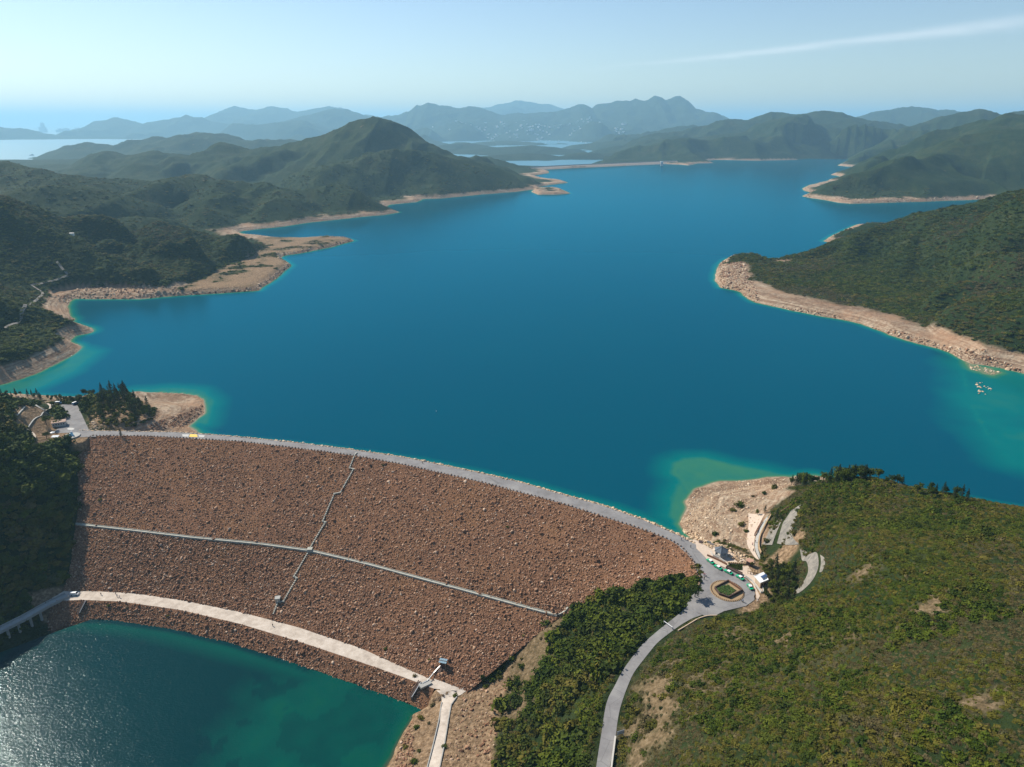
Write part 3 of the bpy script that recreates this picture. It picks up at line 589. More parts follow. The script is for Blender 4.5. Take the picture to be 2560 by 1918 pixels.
# ------------------------------------------------------------------ terrain mesh
cpk_soil = np.zeros_like(GZ)
def soft_poly(pts, z, soft=4, wob=0):
    poly = np.array([P(a, b, z)[:2] for a, b in pts]); out = np.zeros_like(GZ)
    c = poly.mean(0); rad = np.max(np.hypot(*(poly - c).T)) + soft * 3
    m = np.hypot(GX - c[0], GY - c[1]) < rad
    d = dist_polyline(GX[m], GY[m], poly, closed=True) * np.where(inside_poly(GX[m], GY[m], poly), -1, 1)
    d = d + fbm(GX[m], GY[m], 8, 3, 44) * wob
    out[m] = 1 - sstep(-soft, soft, d); return out
SOIL = np.zeros_like(GZ)
for pts, z, soft, wob in [
    ([(1100,1700),(1240,1710),(1280,1690),(1245,1806),(1228,1990),(1000,1990),(1060,1740)], 10, 2, 1.5),
    ([(1000,1710),(1120,1740),(1100,1990),(920,1990),(1000,1820)], 6, 2, 1),
    ([(130,1080),(180,1110),(260,1095),(240,1085),(150,1070)], 65, 2, 1),
    ([(1755,1350),(1900,1400),(1930,1480),(1900,1530),(1850,1540),(1850,1480)], 64, 3, 2),
    ([(230,1050),(350,1010),(400,990),(470,1000),(480,1040),(400,1075),(230,1080)], 60, 4, 3),
    ([(60,1500),(170,1470),(200,1500),(100,1530)], 10, 2, 1),
    (LOWS[0][0], 54, 8, 5), (LOWS[1][0], 54, 8, 5), (LOWS[2][0], 54, 4, 3), ([(62,1016),(100,1008),(130,1012),(150,1045),(140,1065),(100,1090),(85,1095),(70,1078),(30,1057)], 74, 3, 3),
]: SOIL = np.maximum(SOIL, soft_poly(pts, z, soft, wob))
for pts, z, soft, wob, am in [([(1620,1690),(1700,1640),(1790,1660),(1840,1740),(1760,1790),(1680,1760)], 78, 8, 16, .42), ([(1930,1570),(1990,1560),(2030,1600),(1960,1630)], 88, 5, 9, .55), ([(2120,1430),(2180,1420),(2200,1450),(2140,1460)], 102, 4, 6, .6), ([(2280,1505),(2370,1480),(2380,1520),(2300,1540)], 118, 4, 8, .6), ([(1560,1790),(1600,1690),(1650,1640),(1720,1650),(1740,1760),(1700,1820),(1600,1870)], 74, 9, 14, .62), ([(1780,1560),(1850,1545),(1900,1600),(1830,1640)], 74, 6, 8, .5), ([(2040,1590),(2140,1570),(2160,1600),(2050,1650)], 100, 6, 8, .5), ([(2400,1730),(2500,1740),(2540,1800),(2450,1810)], 128, 5, 8, .55), ([(1280,1560),(1420,1530),(1390,1620),(1310,1750),(1270,1760)], 30, 5, 8, .6)]:
    SOIL = np.maximum(SOIL, soft_poly(pts, z, soft, wob) * am)
for pts, z, soft, wob, am in [([(1905,1398),(1945,1372),(1999,1358),(2006,1380),(1994,1402),(1940,1410)], 68, 2, 2, 1), ([(1740,1352),(1800,1362),(1885,1398),(1892,1386),(1800,1345),(1745,1340)], 63, 2, 1, .8)]:
    SOIL = np.maximum(SOIL, soft_poly(pts, z, soft, wob) * am)
BEACH = soft_poly([(1688,1305),(1690,1240),(1732,1185),(1850,1176),(1990,1176),(2010,1210),(1960,1235),(1985,1250),(1925,1290),(1915,1380),(1880,1400),(1800,1365),(1730,1345)], 57, 3, 2)
_lo = np.maximum(soft_poly(LOWS[0][0], 54, 10, 5), soft_poly(LOWS[1][0], 54, 10, 5)); GB = GB * (1 - _lo * sstep(52.5, 55.5, GZ))
SOIL = SOIL * np.where((GY > 600), np.clip(.75 + fbm(GX, GY, 28, 4, 150) * 1.3, .15, 1), 1)
GB2 = np.maximum(GB, BEACH)
GB2 = np.where((GX > 60) & (GY < 420), BEACH, GB2)
nr, nc = GZ.shape
ground = mesh_np('hills', np.stack([GX, GY, GZ], -1).reshape(-1, 3), grid_faces(nr, nc), M_GROUND, smooth=True)
attr(ground, 'bare', GB2.ravel()); attr(ground, 'soil', SOIL.ravel()); attr(ground, 'rad', np.hypot(GX, GY).ravel())
tag(ground, 'scrub covered green hills around the blue reservoir with a pale bare band along the shore', 'hills', kind='structure')

# ------------------------------------------------------------------ water sheets
def water(name, X, Y, z, depth, mat, label):
    o = mesh_np(name, np.stack([X, Y, np.full_like(X, z)], -1).reshape(-1, 3), grid_faces(*X.shape), mat, smooth=True)
    attr(o, 'depth', depth.ravel()); tag(o, label, 'water', kind='structure'); return o
# reservoir: on the terrain's own columns, only where it is needed
ri = np.searchsorted(rs, 300); rj = np.searchsorted(rs, 5200); st = slice(ri, rj, 2)
X, Y = GX[st, ::2], GY[st, ::2]
DEP = np.clip(RES_Z - GZ[st, ::2], 0, 40)
resm = mesh_np('reservoir_water', np.stack([X, Y, np.full_like(X, RES_Z)], -1).reshape(-1, 3), grid_faces(*X.shape)[
    (lambda f: f)(np.nonzero(((lambda k: k[:-1, :-1] | k[1:, :-1] | k[:-1, 1:] | k[1:, 1:])((GS[st, ::2] < 6) & (Y > 300) & (Y < 4900) & (X > -900))).ravel())[0])], M_RES, smooth=True)
attr(resm, 'depth', DEP.ravel()); tag(resm, 'wide blue turquoise reservoir between the green hills', 'water', kind='structure')
pi0 = slice(0, np.searchsorted(rs, 420)); X, Y = GX[pi0][::2, ::2], GY[pi0][::2, ::2]
msk = (lambda k: k[:-1, :-1] | k[1:, :-1] | k[:-1, 1:] | k[1:, 1:])((dist_polyline(X, Y, POOL_POLY, closed=True) < 4) | inside_poly(X, Y, POOL_POLY))
pool = mesh_np('pool_water', np.stack([X, Y, np.full_like(X, POOL_Z)], -1).reshape(-1, 3), grid_faces(*X.shape)[np.nonzero(msk.ravel())[0]], M_POOL, smooth=True)
bed = np.clip(POOL_Z - GZ[pi0][::2, ::2], 0, 40)
PSH = np.array([P(a, b, 3)[:2] for a, b in [(700,1918),(640,1850),(700,1760),(800,1710),(950,1735),(1020,1760),(1020,1800),(960,1930)]])
dsh = dist_polyline(X, Y, PSH, closed=True) * np.where(inside_poly(X, Y, PSH), -1, 1)
bed = np.minimum(bed, 2.6 + np.clip(dsh, 0, 60) * .16 + 1.8 * (fbm(X, Y, 22, 4, 101) > .12) + 1.2 * fbm(X, Y, 9, 3, 102))
attr(pool, 'depth', np.clip(bed, 0, 40).ravel()); tag(pool, 'dark green sheltered pool at the foot of the dam with sun glitter', 'water', kind='structure')
sea = mesh_np('sea', [(-60000, 4700, 0), (60000, 4700, 0), (60000, 90000, 0), (-60000, 90000, 0)], [(0, 1, 2, 3)], M_SEA)
attr(sea, 'depth', [30] * 4); tag(sea, 'pale blue sea bay beyond the far hills', 'sea', kind='structure')

# ------------------------------------------------------------------ haze
hz = mesh_np('haze', [(x, y, z) for z in (-32.5, 820) for x, y in ((-62000, -400), (62000, -400), (62000, 91000), (-62000, 91000))],
             [(3, 2, 1, 0), (4, 5, 6, 7), (0, 1, 5, 4), (1, 2, 6, 5), (2, 3, 7, 6), (3, 0, 4, 7)], None)
mh = bpy.data.materials.new('haze'); mh.use_nodes = True; mh.node_tree.nodes.clear()
ho = mh.node_tree.nodes.new('ShaderNodeOutputMaterial'); hv = mh.node_tree.nodes.new('ShaderNodeVolumePrincipled')
hv.inputs['Color'].default_value = (.39, .70, .92, 1); hv.inputs['Density'].default_value = .64e-4; hv.inputs['Anisotropy'].default_value = .2
mh.node_tree.links.new(hv.outputs[0], ho.inputs['Volume']); hz.data.materials.append(mh)
tag(hz, 'pale blue haze over the far hills', 'haze', kind='stuff')
# ------------------------------------------------------------------ ground lookup
from mathutils.bvhtree import BVHTree
def bvh_grid(X, Y, Z):
    V = np.stack([X, Y, Z], -1).reshape(-1, 3).tolist(); F = grid_faces(*X.shape).tolist()
    return BVHTree.FromPolygons(V, F)
_e = np.searchsorted(rs, 2600); _a = np.searchsorted(azs, math.radians(-46)); _b = np.searchsorted(azs, math.radians(45))
BV_GROUND = bvh_grid(GX[:_e:2, _a:_b:2], GY[:_e:2, _a:_b:2], GZ[:_e:2, _a:_b:2])
fi_r = np.arange(len(rs)); fi_a = np.arange(len(azs))
def zat(x, y):
    """terrain height by interpolation"""
    x = np.asarray(x, float); y = np.asarray(y, float)
    r = np.hypot(x, y); a = np.arctan2(x, y)
    i = np.clip(np.interp(r, rs, fi_r), 0, len(rs) - 1.001); j = np.clip(np.interp(a, azs, fi_a), 0, len(azs) - 1.001)
    i0 = i.astype(int); j0 = j.astype(int); fi = i - i0; fj = j - j0
    return (GZ[i0, j0] * (1 - fi) * (1 - fj) + GZ[i0 + 1, j0] * fi * (1 - fj) + GZ[i0, j0 + 1] * (1 - fi) * fj + GZ[i0 + 1, j0 + 1] * fi * fj)
def lookup(arr, x, y):
    r = np.hypot(x, y); a = np.arctan2(x, y)
    i = np.clip(np.rint(np.interp(r, rs, fi_r)).astype(int), 0, len(rs) - 1); j = np.clip(np.rint(np.interp(a, azs, fi_a)).astype(int), 0, len(azs) - 1)
    return arr[i, j]

# ------------------------------------------------------------------ dam
def ext(S, n0=6, n1=0):
    a = S[0] + (S[0] - S[2]) * 1.0 * np.linspace(2.0, .4, n0)[:, None]; a[:, 2] = S[0, 2]
    return np.vstack([a, S])
NS2 = 420
def rs2(S): 
    t = np.linspace(0, 1, NS2); u = np.linspace(0, 1, len(S)); return np.stack([np.interp(t, u, S[:, k]) for k in range(3)], 1)
D_up, D_dn, D_mid, D_tu, D_tl = [rs2(ext(s)) for s in (S_up, S_dn, S_mid, S_tu, S_tl)]
D_back = offs(D_up, 26); D_back[:, 2] = RES_Z - 5
D_pool = offs(D_tl, -17); D_pool[:, 2] = -5
def lerp_rows(A, B, n): t = np.linspace(0, 1, n, endpoint=False)[:, None, None]; return A[None] * (1 - t) + B[None] * t
rows = np.vstack([lerp_rows(D_back, D_up, 12), lerp_rows(D_up, D_dn, 5), lerp_rows(D_dn, D_mid, 46), lerp_rows(D_mid, D_tu, 42), lerp_rows(D_tu, D_tl, 5), lerp_rows(D_tl, D_pool, 12), D_pool[None]])
DR = rows.copy()
k = np.arange(len(rows)); facerow = ((k < 12) | ((k >= 18) & (k < 104)) | (k >= 111))
nzv = fbm(rows[..., 0], rows[..., 1], 3.4, 3, 201) * .14 + fbm(rows[..., 0], rows[..., 1], 11, 2, 202) * .3
DR[..., 2] += nzv * facerow[:, None]
M_EMB, nt, b = new_mat('embankment_rubble'); nb = NB(nt)
c = nb.ramp(nb.noise(.9, 5, .75), [(.3, (.08, .043, .026)), (.48, (.17, .09, .053)), (.62, (.26, .14, .085)), (.78, (.37, .22, .14))])
c = nb.mix(nb.math('MULTIPLY', nb.math('SUBTRACT', nb.noise(.03, 4), .42), 1.6, True), c, (.25, .135, .065))
nb.l.new(c, b.inputs['Base Color']); b.inputs['Roughness'].default_value = .95; b.inputs['Specular IOR Level'].default_value = .05
nb.bump(nb.noise(1.6, 4, .7), .8, .5, b)
def empty(name, loc, rz=0):
    o = bpy.data.objects.new(name, None); C.objects.link(o); o.location = loc; o.rotation_euler = (0, 0, rz); o.empty_display_size = .5; return o
dam = empty('dam', (0, 0, 0))
tag(dam, 'long curved brown rockfill dam sloping down between the blue reservoir and the dark green pool', 'dam')
dam_mesh = mesh_np('embankment', DR.reshape(-1, 3), grid_faces(DR.shape[0], DR.shape[1])[:, ::-1], M_EMB, smooth=True, parent=dam)
BV_DAM = bvh_grid(DR[::2, ::2, 0], DR[::2, ::2, 1], DR[::2, ::2, 2])
def pix_dir(px, py):
    u = (px - 1280) / FPX; v = (py - 959) / FPX; return Vector((u, CP - v * SP, -(SP + v * CP))).normalized()
CAMV = Vector((0, 0, CAM_Z))
def G(px, py):
    """point on the ground or the dam seen at a photograph pixel"""
    d = pix_dir(px, py); best = None
    for bv in (BV_GROUND, BV_DAM):
        h = bv.ray_cast(CAMV, d)
        if h[0] is not None and (best is None or h[3] < best[1]): best = (h[0], h[3])
    if best is None or best[0].z < POOL_Z: return Vector(P(px, py, RES_Z))
    return best[0].copy()
def top(x, y):
    z = float(zat(x, y)); h = BV_DAM.ray_cast(Vector((x, y, 900)), Vector((0, 0, -1)))
    return max(z, h[0].z) if h[0] is not None else z
def ribbon(name, A, B, mat, lift=.08, thick=0.0, n=None, parent=None, drape=True, cross=5, smooth=True):
    """a paved strip between two edge lines, lying on the ground"""
    A = np.asarray(A, float); B = np.asarray(B, float)
    L = np.hypot(*np.diff(A[:, :2], axis=0).T).sum(); n = n or max(8, int(L / 1.5))
    A = resample(A, n); B = resample(B, n)
    t = np.linspace(0, 1, cross)[:, None, None]; W = A[None] * (1 - t) + B[None] * t
    if drape:
        for i in range(cross):
            for j in range(n): W[i, j, 2] = top(W[i, j, 0], W[i, j, 1]) + lift
    o = mesh_np(name, W.reshape(-1, 3), grid_faces(cross, n), mat, smooth=smooth, parent=parent)
    # faces up
    if o.data.polygons[0].normal.z < 0: o.data.flip_normals()
    if thick:
        md = o.modifiers.new('thick', 'SOLIDIFY'); md.thickness = thick; md.offset = -1
    return o

# asphalt and concrete
M_ASPH, nt, b = new_mat('grey_asphalt'); nb = NB(nt)
c = nb.ramp(nb.noise(.12, 6, .7), [(.3, (.17, .165, .165)), (.5, (.225, .22, .22)), (.7, (.29, .285, .275))])
c = nb.mix(nb.math('MULTIPLY', nb.noise(4, 3), .25), c, (.16, .155, .15))
crk = nb.voro(.11, 'DISTANCE_TO_EDGE'); c = nb.mix(nb.math('MULTIPLY', nb.math('LESS_THAN', crk, .012), .35), c, (.1, .1, .1))
nb.l.new(c, b.inputs['Base Color']); b.inputs['Roughness'].default_value = .9; b.inputs['Specular IOR Level'].default_value = .08
M_CONC, nt, b = new_mat('pale_concrete'); nb = NB(nt)
c = nb.ramp(nb.noise(.25, 6, .7), [(.3, (.34, .29, .24)), (.5, (.48, .42, .355)), (.7, (.60, .54, .47))])
c = nb.mix(nb.math('MULTIPLY', nb.math('SUBTRACT', nb.noise(.9, 5, .7), .5), 1.5, True), c, (.38, .32, .27))
nb.l.new(c, b.inputs['Base Color']); b.inputs['Roughness'].default_value = .9; b.inputs['Specular IOR Level'].default_value = .08
M_GREYC = simple_mat('grey_concrete', (.33, .33, .31), .9, var=.25, scale=.6)
M_PAVE = simple_mat('sandy_paving', (.52, .42, .33), .9, var=.2, scale=.8)

crest = ribbon('crest_road', D_up + (0, 0, .05), D_dn + (0, 0, .05), M_ASPH, drape=False, n=NS2)
crest.data.transform(Matrix.Translation((0, 0, 0))); tag(crest, 'grey asphalt road along the top of the dam', 'road', kind='structure')
# pale tracks of the berm road, a little irregular at the edges
bu = offs(D_tu, .0); bl = offs(D_tl, .0)
berm = ribbon('berm_road', bu + (0, 0, .06), bl + (0, 0, .06), M_CONC, drape=False, n=NS2)
tag(berm, 'pale gravel road along the foot of the dam above the pool', 'road', kind='structure')
def r3(pts, z): return PL(pts, z)
rd = ribbon('service_road', r3([(1085,1722),(1105,1735),(1106,1755),(1098,1800),(1083,1860),(1066,1925),(1050,1990)], 10), r3([(1160,1722),(1145,1738),(1130,1758),(1122,1800),(1112,1860),(1098,1925),(1085,1990)], 10), M_CONC, lift=.10)
tag(rd, 'pale concrete road leading away from the foot of the dam', 'road', kind='structure')
rd = ribbon('turning_apron', r3([(1083,1698),(1095,1712),(1105,1736)], 10), r3([(1165,1728),(1155,1736),(1142,1740)], 10), M_CONC, lift=.16); tag(rd, 'pale concrete apron at the end of the berm road', 'road', kind='structure')
rd = ribbon('side_road', r3([(1728,1506),(1700,1533),(1663,1562),(1631,1588),(1603,1613),(1575,1650),(1553,1681),(1538,1713),(1519,1745),(1511,1780),(1506,1820),(1499,1860),(1490,1920),(1480,2000)], 64), r3([(1778,1530),(1731,1545),(1705,1560),(1681,1577),(1644,1605),(1608,1650),(1582,1684),(1564,1728),(1550,1769),(1543,1806),(1539,1845),(1530,1890),(1522,1930),(1512,2000)], 64), M_ASPH, lift=.10)
tag(rd, 'grey access road winding through the scrub to the dam', 'road', kind='structure')
def patch(name, pts, z, mat, label, cat='pavement', wob=0, parent=None, kind='structure'):
    bm = bmesh.new(); vs = [bm.verts.new((*P(a, b_, z)[:2], z)) for a, b_ in pts]; f = bm.faces.new(vs)
    if f.normal.z < 0: f.normal_flip()
    f.normal_update(); bmesh.ops.triangulate(bm, faces=bm.faces[:])
    me = bpy.data.meshes.new(name); bm.to_mesh(me); bm.free(); me.materials.append(mat)
    if me.polygons[0].normal.z < 0: me.flip_normals()
    o = bpy.data.objects.new(name, me); C.objects.link(o)
    if parent: o.parent = parent
    if kind: tag(o, label, cat, kind=kind)
    return o
patch('roundabout_road', [(1690,1345),(1715,1352),(1750,1380),(1768,1400),(1790,1412),(1830,1428),(1865,1447),(1880,1462),(1888,1485),(1886,1500),(1865,1515),(1835,1522),(1810,1528),(1790,1538),(1765,1541),(1740,1530),(1718,1510),(1722,1495),(1735,1485),(1745,1465),(1750,1445),(1745,1420),(1730,1395),(1700,1370)], 64.06, M_ASPH, 'grey asphalt turning circle at the end of the dam', 'road')
patch('car_park', [(129,1011),(193,1012),(222,1074),(240,1079),(240,1092),(200,1093),(180,1082),(142,1083),(137,1078),(148,1068),(158,1056),(160,1042),(145,1020)], 64.03, M_ASPH, 'grey car park beside the dam', 'car park')
patch('footpath', [(1762,1376),(1790,1366),(1822,1396),(1842,1408),(1870,1420),(1880,1450),(1900,1490),(1892,1505),(1889,1480),(1882,1460),(1868,1446),(1832,1427),(1792,1411),(1770,1399)], 64.03, M_PAVE, 'sandy pavement beside the turning circle', 'pavement')

patch('verge', [(1716,1349),(1740,1350),(1778,1372),(1768,1399),(1750,1380)], 64.045, M_PAVE, 'pale sandy verge where the crest road meets the pavilion terrace', 'pavement')

# ------------------------------------------------------------------ stones and shrubs: the sources stand in the scene as things of their own
rng = np.random.default_rng(5)
def ico(sub):
    bm = bmesh.new(); bmesh.ops.create_icosphere(bm, subdivisions=sub, radius=1)
    v = np.array([x.co[:] for x in bm.verts]); f = np.array([[q.index for q in x.verts] for x in bm.faces]); bm.free(); return v, f
ICO1, ICO2, ICO3 = ico(1), ico(2), ico(3)
def rock_mesh(seed, sub=2):
    r = np.random.default_rng(seed); v, f = (ICO2 if sub == 2 else ICO1)
    v = v.copy()
    for _ in range(9):
        n = r.normal(size=3); n /= np.linalg.norm(n); d = v @ n; lim = r.uniform(.45, .8); v -= np.maximum(d - lim, 0)[:, None] * n
    v *= r.uniform(.75, 1.2, 3) * (1, 1, .75); v += r.normal(size=v.shape) * .03
    return v, f
M_ROCKB, nt, b = new_mat('brown_stone'); nb = NB(nt)
oi = nb.n.new('ShaderNodeObjectInfo')
c = nb.ramp(oi.outputs['Random'], [(.0, (.13, .068, .04)), (.35, (.24, .125, .074)), (.7, (.36, .205, .125)), (.9, (.46, .29, .185)), (1, (.62, .48, .36))])
c = nb.mix(nb.noise(2, 3), c, nb.mix(.35, c, (.1, .06, .04)))
nb.l.new(c, b.inputs['Base Color']); b.inputs['Roughness'].default_value = .9; b.inputs['Specular IOR Level'].default_value = .08
M_ROCKT, nt, b = new_mat('tan_stone'); nb = NB(nt)
oi = nb.n.new('ShaderNodeObjectInfo')
c = nb.ramp(oi.outputs['Random'], [(.0, (.34, .23, .15)), (.4, (.5, .37, .24)), (.75, (.6, .46, .31)), (1, (.66, .57, .44))])
c = nb.mix(nb.noise(2, 3), c, nb.mix(.4, c, (.35, .25, .17)))
nb.l.new(c, b.inputs['Base Color']); b.inputs['Roughness'].default_value = .9; b.inputs['Specular IOR Level'].default_value = .08

def blob(r, n, rad=(1, 1, 1), leaf=.2, shell=.35, low=-.35, up=.35):
    """n leaf clumps spread through the outer part of an ellipsoid: quads"""
    p = r.normal(size=(n * 2, 3)); p /= np.linalg.norm(p, axis=1)[:, None]; p = p[p[:, 2] > low][:n]; n = len(p)
    rr = 1 - shell * r.random(n) ** 1.5
    ce = p * rr[:, None] * rad
    nrm = p + r.normal(size=(n, 3)) * .75 + (0, 0, up); nrm /= np.linalg.norm(nrm, axis=1)[:, None]
    t = np.cross(nrm, r.normal(size=(n, 3))); t /= np.linalg.norm(t, axis=1)[:, None]; bt = np.cross(nrm, t)
    s = (leaf * r.uniform(.55, 1.3, n))[:, None]; w = r.uniform(.5, 1, n)[:, None]
    c0 = ce - t * s - bt * s * w * .6; c1 = ce + t * s * .9 - bt * s * w; c2 = ce + t * s + bt * s * w * .7; c3 = ce - t * s * .8 + bt * s * w
    V = np.stack([c0, c1, c2, c3], 1).reshape(-1, 3); F = np.arange(len(V)).reshape(-1, 4)
    return V, F
def shrub_mesh(seed, n=170, kind=0):
    r = np.random.default_rng(seed); Vs, Fs, o = [], [], 0
    k = 5 if kind != 2 else 7
    for i in range(k):
        a = r.uniform(0, 6.28); d = r.uniform(.15, .62); s = r.uniform(.42, .7)
        V, F = blob(r, n // k, (s, s, s * r.uniform(.7, 1.0)), leaf=.15 if kind != 2 else .11, shell=.55)
        V += (math.cos(a) * d, math.sin(a) * d, r.uniform(.2, .45) + (0 if kind else .1)); Vs.append(V); Fs.append(F + o); o += len(V)
    v, f = ICO1; vv = v * (.62, .62, .42) + (0, 0, .25); vv = vv * (1 + r.normal(size=(len(vv), 1)) * .12)
    q = np.array([[a, b_, c_, c_] for a, b_, c_ in f])  # dark heart of twigs
    Vs.append(vv); V = np.vstack(Vs); F = [tuple(x) for x in np.vstack(Fs)] + [tuple(int(y) + o for y in x) for x in f]
    return V, F
def leaf_mat(name, cols, tr=.0):
    m, nt, b = new_mat(name); nb = NB(nt)
    oi = nb.n.new('ShaderNodeObjectInfo')
    c = nb.ramp(oi.outputs['Random'], [(i / (len(cols) - 1), q) for i, q in enumerate(cols)])
    n = nb.noise(1.1, 3, .6); c = nb.mix(nb.math('MULTIPLY', nb.math('SUBTRACT', n, .35), 1.8, True), nb.mix(.45, c, (.006, .012, .004)), c)
    n = nb.noise(.02, 4, .6); c = nb.mix(nb.math('MULTIPLY', nb.math('SUBTRACT', n, .45), 2.2, True), c, nb.mix(.4, c, (.13, .10, .03)))
    nb.l.new(c, b.inputs['Base Color']); b.inputs['Roughness'].default_value = .75; b.inputs['Specular IOR Level'].default_value = .06
    return m
M_LF = [leaf_mat('green_leaves', [(.028, .05, .006), (.052, .082, .008), (.085, .115, .010), (.125, .15, .014)]),
        leaf_mat('olive_leaves', [(.065, .068, .010), (.105, .098, .013), (.14, .125, .018), (.165, .14, .028)]),
        leaf_mat('dry_scrub_leaves', [(.085, .07, .028), (.12, .095, .038), (.15, .12, .055), (.10, .105, .045)]),
        leaf_mat('dark_needles', [(.02, .042, .016), (.034, .058, .02), (.045, .07, .024)])]
M_BARK = simple_mat('bark', (.12, .085, .06), .95)

beach_shrubs = []
SH = [(1942-92, 1226, 0, 2.6), (1820, 1268, 1, 2.8), (1790+5, 1338, 0, 2.6), (1690+50, 1280, 2, 1.6), (1860, 1238, 0, 2.5), (1893, 1237, 1, 2.2), (1882, 1245, 2, 1.4), (1835, 1275, 1, 1.9), (1815, 1350, 2, 1.7), (1862, 1305, 0, 2.0)]
shrub_src = []
for i, (px, py, kd, s) in enumerate([(1849,1265,0,3.0),(1833,1277,1,2.2),(1786,1337,0,2.4),(1812,1352,2,1.6),(1934,1220,1,2.8),(1912,1235,0,2.0),(1882,1242,2,1.5),(1852,1312,1,2.6),(1866,1330,0,1.6)]):
    V, F = shrub_mesh(40 + i, 190, kd)
    o = mesh_np('shrub', V, F, M_LF[kd]); p = G(px, py); o.location = p; o.scale = (s, s, s * .85); shrub_src.append(o)
LB = ['round bush in the middle of the tan beach by the walkway', 'smaller bush just beside the round bush on the tan beach', 'dark cone shaped bush on the bare bank above the boulder row', 'low dry bush on the bank close to the boulder row and pavilion', 'spreading bush at the upper edge of the beach near the trees',
      'compact bush below the spreading one at the upper beach', 'small dry bush between the beach trees and the round bush', 'yellow green bush on the bank beside the pale walkway', 'small green bush halfway down the bank beside the walkway']
for o, l in zip(shrub_src, LB): tag(o, l, 'bush', 'bushes on the bare bank')
SRC = {k: [o for i, o in enumerate(shrub_src) if i in ids] for k, ids in {0: (0, 2, 5), 1: (1, 4, 7), 2: (3, 6)}.items()}
boulders = []
for i, (px, py, s, m) in enumerate([(1962,1192,1.3,M_ROCKT),(1738,1301,1.0,M_ROCKT),(1790,1205,1.5,M_ROCKT),(1872,1211,1.2,M_ROCKT),(1990,1193,1.0,M_ROCKT)]):
    V, F = rock_mesh(70 + i); o = mesh_np('boulder', V, F, m); p = G(px, py); o.location = p + Vector((0, 0, .2)); o.scale = (s, s, s); boulders.append(o)
for o, l in zip(boulders, ['pale boulder at the far waterline of the tan beach', 'pale boulder beside the water near the end of the dam', 'long pale boulder lying in the green shallows', 'pale boulder on the beach edge above the shallows', 'small pale boulder beside the last beach trees']): tag(o, l, 'boulder', 'pale boulders on the beach')
brown = []
for i, (px, py, s) in enumerate([(1180,1775,1.1),(1196,1757,.9),(1156,1790,.8),(1192,1842,1.0)]):
    V, F = rock_mesh(90 + i); o = mesh_np('loose_rock', V, F, M_ROCKB); o.location = G(px, py) + Vector((0, 0, .15)); o.scale = (s, s, s); brown.append(o)
for o, l in zip(brown, ['brown rock on the bare earth below the scrub slope', 'brown rock nearest the foot of the dam on the bare earth', 'brown rock on the bare earth close to the concrete road', 'brown rock lowest on the bare earth strip']): tag(o, l, 'rock', 'brown rocks on the bare earth')

def scatter(name, pts, scl, idx, sources, label, cat, parent=None, tilt=.0, flat=1.0, seed=3):
    n = len(pts); r = np.random.default_rng(seed)
    me = bpy.data.meshes.new(name); me.vertices.add(n); me.vertices.foreach_set('co', np.asarray(pts, np.float32).ravel())
    rot = np.stack([r.normal(size=n) * tilt, r.normal(size=n) * tilt, r.uniform(0, 6.28, n)], 1).astype(np.float32)
    a = me.attributes.new('rot', 'FLOAT_VECTOR', 'POINT'); a.data.foreach_set('vector', rot.ravel())
    sv = np.stack([scl * r.uniform(.85, 1.2, n), scl * r.uniform(.85, 1.2, n), scl * flat * r.uniform(.8, 1.2, n)], 1).astype(np.float32)
    a = me.attributes.new('scl', 'FLOAT_VECTOR', 'POINT'); a.data.foreach_set('vector', sv.ravel())
    a = me.attributes.new('idx', 'INT', 'POINT'); a.data.foreach_set('value', np.asarray(idx, np.int32))
    o = bpy.data.objects.new(name, me); C.objects.link(o)
    if parent: o.parent = parent
    ng = bpy.data.node_groups.new(name + '_nodes', 'GeometryNodeTree')
    ng.interface.new_socket('Geometry', in_out='INPUT', socket_type='NodeSocketGeometry'); ng.interface.new_socket('Geometry', in_out='OUTPUT', socket_type='NodeSocketGeometry')
    N, L = ng.nodes, ng.links
    gi = N.new('NodeGroupInput'); go = N.new('NodeGroupOutput'); iop = N.new('GeometryNodeInstanceOnPoints'); jn = N.new('GeometryNodeJoinGeometry')
    for s in reversed(sources):
        oi = N.new('GeometryNodeObjectInfo'); oi.inputs['Object'].default_value = s; oi.inputs['As Instance'].default_value = True; oi.transform_space = 'ORIGINAL'
        L.new(oi.outputs['Geometry'], jn.inputs[0])
    def na(nm, ty):
        q = N.new('GeometryNodeInputNamedAttribute'); q.data_type = ty; q.inputs['Name'].default_value = nm; return q.outputs['Attribute']
    L.new(gi.outputs[0], iop.inputs['Points']); L.new(jn.outputs[0], iop.inputs['Instance']); iop.inputs['Pick Instance'].default_value = True
    L.new(na('idx', 'INT'), iop.inputs['Instance Index'])
    e2r = N.new('FunctionNodeEulerToRotation'); L.new(na('rot', 'FLOAT_VECTOR'), e2r.inputs[0]); L.new(e2r.outputs[0], iop.inputs['Rotation'])
    L.new(na('scl', 'FLOAT_VECTOR'), iop.inputs['Scale']); L.new(iop.outputs[0], go.inputs[0])
    md = o.modifiers.new('scatter', 'NODES'); md.node_group = ng
    tag(o, label, cat, kind='stuff')
    return o

